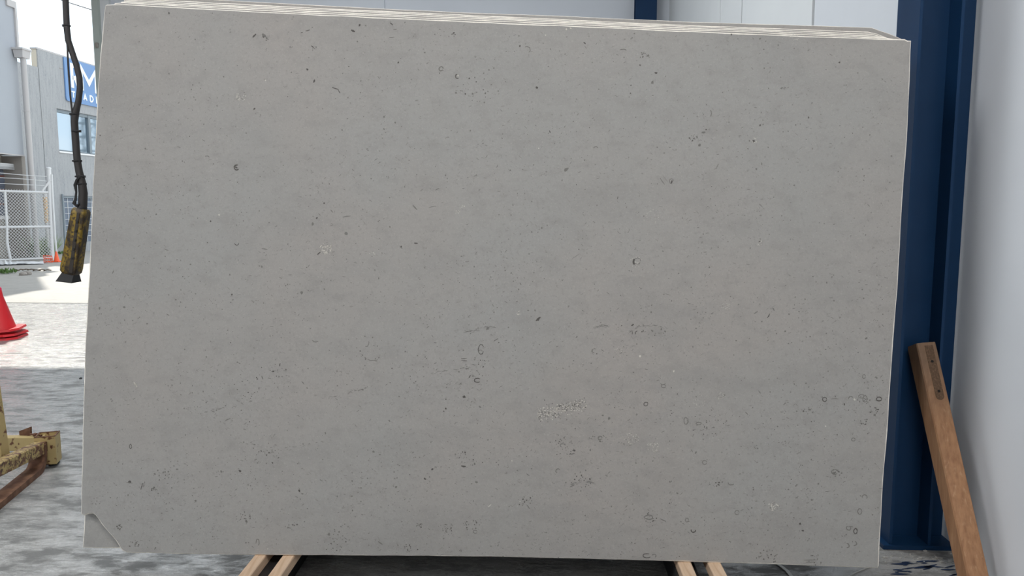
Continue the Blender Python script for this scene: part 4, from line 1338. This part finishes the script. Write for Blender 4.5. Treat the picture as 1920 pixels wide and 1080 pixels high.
# awning box and shutter on the ground floor
aw0 = at_plane(20, 312, LR * (RL - 0.62), LR)
fA = aw0.dot(LF)
zA1, zA0 = at_plane(8, 306, LR * (RL - 0.3), LR).z, at_plane(10, 319, LR * (RL - 0.3), LR).z
mb = MB(); lbox(RL - 0.62, RL - 0.28, fA - 2.5, fA - 0.02, zA0 + 0.1, zA1, mb); aw = mb.build('awning', M['white_paint'], lb, org)
mb = MB(); lbox(RL - 0.62, RL - 0.27, fA - 0.02, fA + 0.05, zA0, zA1 - 0.06, mb); mb.build('awning_end', M['rubber'], aw, org)
for k in range(6):
    mb = MB(); lbox(RL - 0.62, RL - 0.26, fA - 2.5, fA - 0.03, zA1 - 0.16 + 0.025 * k, zA1 - 0.147 + 0.025 * k, mb); mb.build('awning_slat', M['galv'], aw, org)
mb = MB(); lbox(RL - 0.62, RL - 0.58, fA - 2.4, fA - 0.28, 1.25, zA0 + 0.05, mb); shu = mb.build('window', M['slate'], lb, org)
for k in range(9):
    z_ = 1.3 + k * (zA0 - 1.35) / 9
    mb = MB(); lbox(RL - 0.58, RL - 0.56, fA - 2.4, fA - 0.28, z_, z_ + 0.05, mb); mb.build('shutter_slat', M['brick'] if k % 3 == 2 else M['slate'], shu, org)
mb = MB(); lbox(RL - 0.62, RL - 0.5, fA - 2.5, fA - 0.2, 1.16, 1.25, mb); mb.build('window_sill', M['white_paint'], lb, org)

# ------------------------------------------------------------------ chain link gate with barbed wire
gA, gB = at_z(-70, 494.5), at_z(101, 487.5)
gdir = (gB - gA); gdir.z = 0
GL = gdir.length; gdir.normalize()
gn = Vector((-gdir.y, gdir.x, 0))
fn = empty('chain_link_fence', (gA + gB) / 2, 'white galvanised chain link fence with barbed wire across the yard', 'fence')
org = fn.location.copy()


def gp(px, py, off=0.0):
    return at_plane(px, py, gA - gn * off, gn)


def gpt(s, z): return gA + gdir * s + Z1 * z


zl, zr_ = gp(0, 356.5).z, gp(97, 361).z
zm = gp(50, 425).z
sB = (gp(98, 480) - gA).dot(gdir)
MB().tube([gpt(0, zl), gpt(sB, zr_)], 0.034, 10).build('top_rail', M['galv'], fn, org, smooth=True)
MB().tube([gpt(0, zm), gpt(sB, zm - 0.01)], 0.034, 10).build('middle_rail', M['galv'], fn, org, smooth=True)
MB().tube([gpt(0, 0.05), gpt(sB, 0.06)], 0.028, 8).build('bottom_rail', M['galv'], fn, org, smooth=True)
MB().tube([gp(9, 357), gp(13, 424), gp(13.5, 455), gp(20, 489)], 0.034, 8).build('bent_stile', M['galv'], fn, org, smooth=True)
ep = gp(95, 420)
e0 = Vector((ep.x, ep.y, 0)); 
et = gp(90, 316)
post = MB()
post.tube([Vector((gp(99, 486).x, gp(99, 486).y, 0)) + gn * 0.06, Vector((et.x + 0.03, et.y, et.z)) + gn * 0.06], 0.058, 14)
po = post.build('end_post', M['galv'], fn, org, smooth=True)
MB().lathe(et + Vector((0.03, 0, -0.01)) + gn * 0.06, [(0.064, 0), (0.066, 0.02), (0.045, 0.045), (0.01, 0.05)], 14).build('post_cap', M['galv'], po, org, smooth=True)
MB().tube([gp(106.5, 478) , gp(103, 440), gp(98, 355), gp(97, 327)], 0.026, 8).build('gate_stile', M['galv'], fn, org, smooth=True)
MB().tube([gp(79, 358.5), gp(95, 337)], 0.028, 8).build('brace', M['galv'], fn, org, smooth=True)
MB().tube([gp(65, 331), gp(66.5, 359)], 0.016, 6).build('picket', M['galv'], fn, org)
for (a, b, c_) in [((-70, 318), (40, 328), (88, 331)), ((-70, 330), (30, 334.5), (88, 339.5)), ((-70, 340), (30, 345.5), (84, 348))]:
    MB().tube([gp(*a), gp(*b), gp(*c_)], 0.008, 5).build('barbed_wire', M['galv'], fn, org)
# the mesh
ms = MB()
pitch = 0.078
H0, H1 = 0.07, min(zl, zr_) - 0.01


def clip(sa, za, sb_, zb2_):
    # clip segment to 0 <= s <= sB
    if sa > sb_: sa, za, sb_, zb2_ = sb_, zb2_, sa, za
    if sb_ <= 0 or sa >= sB: return None
    if sa < 0:
        t = -sa / (sb_ - sa); za = za + (zb2_ - za) * t; sa = 0
    if sb_ > sB:
        t = (sB - sa) / (sb_ - sa); zb2_ = za + (zb2_ - za) * t; sb_ = sB
    return sa, za, sb_, zb2_


hh = H1 - H0
kx = hh * 0.86
x = -kx
while x < sB:
    for sgn in (1, -1):
        seg = clip(x, H0 if sgn > 0 else H1, x + kx, H1 if sgn > 0 else H0)
        if seg:
            ms.tube([gpt(seg[0], seg[1]) + gn * 0.004 * sgn, gpt(seg[2], seg[3]) + gn * 0.004 * sgn], 0.0072, 3, cap=False)
    x += pitch
s = 0.02
while s < sB - 0.1:
    z_ = zl + (zr_ - zl) * s / sB
    ms.tube([gpt(s, z_ + 0.01), gpt(s + 0.015, z_ + 0.065)], 0.007, 3); s += pitch * 0.8
tag(ms.build('wire_mesh', M['galv'], fn, org), kind='stuff')

# things at the foot of the fence
def small_cone(px, py, h, label):
    c = at_z(px, py, 0)
    r = empty('traffic_cone', c, label, 'traffic cone')
    MB().box(c + Z1 * 0.012, (h * .34, 0, 0), (0, h * .34, 0), (0, 0, 0.012)).build('cone_base', M['cone_orange'], r, c)
    MB().lathe(c, [(h * .26, 0.02), (h * .07, h * .96), (h * .04, h)], 16).build('cone_body', M['cone_orange'], r, c, smooth=True)


small_cone(106.5, 491, 0.29, 'small orange cone on the ground right of the fence end post')
c = at_z(90, 493, 0)
r = empty('barrier_mesh', c, 'crumpled orange barrier mesh lying at the foot of the fence post', 'barrier mesh')
mb = MB()
for k in range(5):
    a = c + Vector((-0.12, 0.0, 0.01 + 0.045 * k)); mb.tube([a, a + Vector((0.12, -0.03, 0.02 * (-1) ** k)), a + Vector((0.24, 0.02, -0.01 * k + 0.01))], 0.008, 5)
for k in range(5):
    a = c + Vector((-0.11 + 0.055 * k, -0.01, 0.008)); mb.tube([a, a + Vector((0.02, 0.01, 0.10)), a + Vector((0.0, 0, 0.2))], 0.008, 5)
mb.build('mesh_strand', M['cone_orange'], r, c)
# plastic sheet
mb = MB()
P0 = at_z(-30, 497, 0); NX, NY = 26, 4
vs = []
for i in range(NX):
    for j in range(NY):
        b = at_z(-30 + 112 * i / (NX - 1), 492 + 7.0 * j / (NY - 1) * (1 - 0.5 * i / NX), 0)
        vs.append(b + Z1 * (0.02 + abs(random.gauss(0, 0.035)) * (0 < j < NY - 1 or 0.3)))
fs = [(i * NY + j, (i + 1) * NY + j, (i + 1) * NY + j + 1, i * NY + j + 1) for i in range(NX - 1) for j in range(NY - 1)]
low = [Vector((p.x, p.y, 0.003)) for p in vs]
nb = len(vs)
mb.add(vs + low, fs + [tuple(nb + q for q in reversed(f)) for f in fs])
tag(mb.build('plastic_sheet', M['plastic_sheet'], None, P0, smooth=True), 'crumpled white plastic sheet lying along the foot of the fence', 'plastic sheet')


def weeds(name, px, py, rad_, h, n, m, label):
    c = at_z(px, py, 0)
    mb = MB()
    for _ in range(n):
        t = random.uniform(0, 6.28); q = rad_ * math.sqrt(random.random())
        b = c + Vector((q * math.cos(t), q * math.sin(t), 0))
        tip = b + Vector((random.gauss(0, .35) * h, random.gauss(0, .35) * h, h * random.uniform(.5, 1)))
        w = Vector((random.uniform(-1, 1), random.uniform(-1, 1), 0)).normalized() * 0.018
        md_ = b.lerp(tip, 0.55)
        mb.add([b, md_ + w, tip, md_ - w], [(0, 1, 2, 3)])
    o = mb.build(name, m, None, c, recalc=False)
    tag(o, label, 'weeds', kind='stuff')


weeds('weeds', 3, 513, 0.28, 0.14, 160, M['weed'], 'dark green weed clump on the yard at the left edge')
weeds('weeds', 78, 484, 0.35, 0.75, 200, M['weed_pale'], 'pale tall weeds growing behind the chain link fence')
weeds('grass', 114, 476, 0.5, 0.16, 120, M['weed'], 'short grass strip at the foot of the rendered building')
tw = MB(); c = at_z(50, 507.5, 0)
for k in range(7):
    a = at_z(22 + k * 10, 507 + random.uniform(-1, 1), 0.01); b = at_z(36 + k * 10, 506.5 + random.uniform(-1.5, 1.5), 0.03)
    tw.tube([a, a.lerp(b, .5) + Z1 * 0.02, b], 0.012, 5)
tag(tw.build('twigs', M['bark'], None, c), 'line of dry twigs on the ground in front of the fence', 'debris', kind='stuff')
for (px, py, s, lab) in [(43.5, 516, 0.075, 'left of two dark rubble lumps on the shaded yard'), (51, 515, 0.09, 'right of two dark rubble lumps on the shaded yard')]:
    c = at_z(px, py, 0)
    bm = bmesh.new(); bmesh.ops.create_icosphere(bm, subdivisions=2, radius=s)
    mb = MB()
    bm.verts.index_update()
    mb.add([c + Vector((v.co.x * 1.1, v.co.y, max(v.co.z * .7 + s * .35, 0))) * 1.0 + Vector((random.gauss(0, s * .08),) * 3) * Vector((1, 1, 0)).length * 0.5 for v in bm.verts], [[v.index for v in f.verts] for f in bm.faces])
    bm.free()
    tag(mb.build('rubble_lump', M['taupe'], None, c), lab, 'rubble', 'rubble lumps')
# yellow painted guard post and a white bottle behind the fence
c = at_z(73, 489, 0)
c = c + Vector((-0.35, 1.1, 0))
gpst = empty('guard_post', c, 'peeling orange painted post standing behind the fence', 'post')
MB().tube([c, c + Z1 * 1.95], 0.085, 12).build('post', M['white_paint'], gpst, c, smooth=True)
MB().tube([c + Z1 * 1.05, c + Z1 * 1.78], 0.091, 12).build('painted_band', M['safety_orange'], gpst, c, smooth=True)

# overhead power line
pl = MB()
pl.tube([at_y(60, -22, 42), at_y(120, 2, 41), at_y(180, 21, 40), at_y(300, 55, 38)], 0.022, 5)
tag(pl.build('power_line', M['rubber'], None, at_y(120, 2, 41)), 'thin overhead power line crossing the white sky', 'power line')

# a tree and a lattice tower further along, seen only in the window panes
def mirror_dir(px, py):
    d = ray(px, py); d = d - OR_ * (2 * d.dot(OR_)); return fac(px, py), d


p, d = mirror_dir(159, 272)
q = p + d * (34 / d.length); base = Vector((q.x, q.y, 0))
tr = empty('tree', base, 'green tree beyond the yard, mirrored in the upper window', 'tree')
mb = MB(); mb.tube([base, base + Z1 * 2.2, base + Vector((0.2, 0, 3.8))], [0.18, 0.14, 0.07], 8); mb.build('trunk', M['bark'], tr, base, smooth=True)
mb = MB()
for _ in range(1500):
    t = Vector((random.gauss(0, 1), random.gauss(0, 1), random.gauss(0, 1))).normalized() * random.uniform(.4, 1) ** .5
    ctr_ = base + Vector((t.x * 2.2, t.y * 2.2, 3.4 + t.z * 1.5))
    a = Vector((random.uniform(-1, 1), random.uniform(-1, 1), random.uniform(-1, 1))).normalized() * 0.16
    b = a.cross(Vector((random.uniform(-1, 1), random.uniform(-1, 1), random.uniform(-1, 1)))).normalized() * 0.11
    mb.add([ctr_ - a, ctr_ + b, ctr_ + a, ctr_ - b], [(0, 1, 2, 3)])
tag(mb.build('crown', M['leaf'], tr, base, recalc=False), kind='stuff')
p, d = mirror_dir(163, 235)
q = p + d * (48 / d.length); base = Vector((q.x, q.y, 0))
tw_ = empty('lattice_tower', base, 'grey steel lattice tower beyond the yard, mirrored in the upper window', 'tower')
hw = 0.9
cs = [Vector((sx * hw, sy * hw, 0)) for (sx, sy) in ((-1, -1), (1, -1), (1, 1), (-1, 1))]
for cc in cs:
    MB().tube([base + cc, base + cc * 0.6 + Z1 * 11], 0.11, 5).build('leg', M['alu'], tw_, base)
mb = MB()
for k in range(9):
    z0, z1 = 1.2 * k + 0.4, 1.2 * (k + 1) + 0.4
    s0, s1 = 1 - 0.4 * z0 / 11, 1 - 0.4 * z1 / 11
    for i in range(4):
        a, b = cs[i], cs[(i + 1) % 4]
        mb.tube([base + a * s0 + Z1 * z0, base + b * s1 + Z1 * z1], 0.05, 4)
        mb.tube([base + a * s1 + Z1 * z1, base + b * s1 + Z1 * z1], 0.06, 4)
mb.build('lattice_bracing', M['alu'], tw_, base)
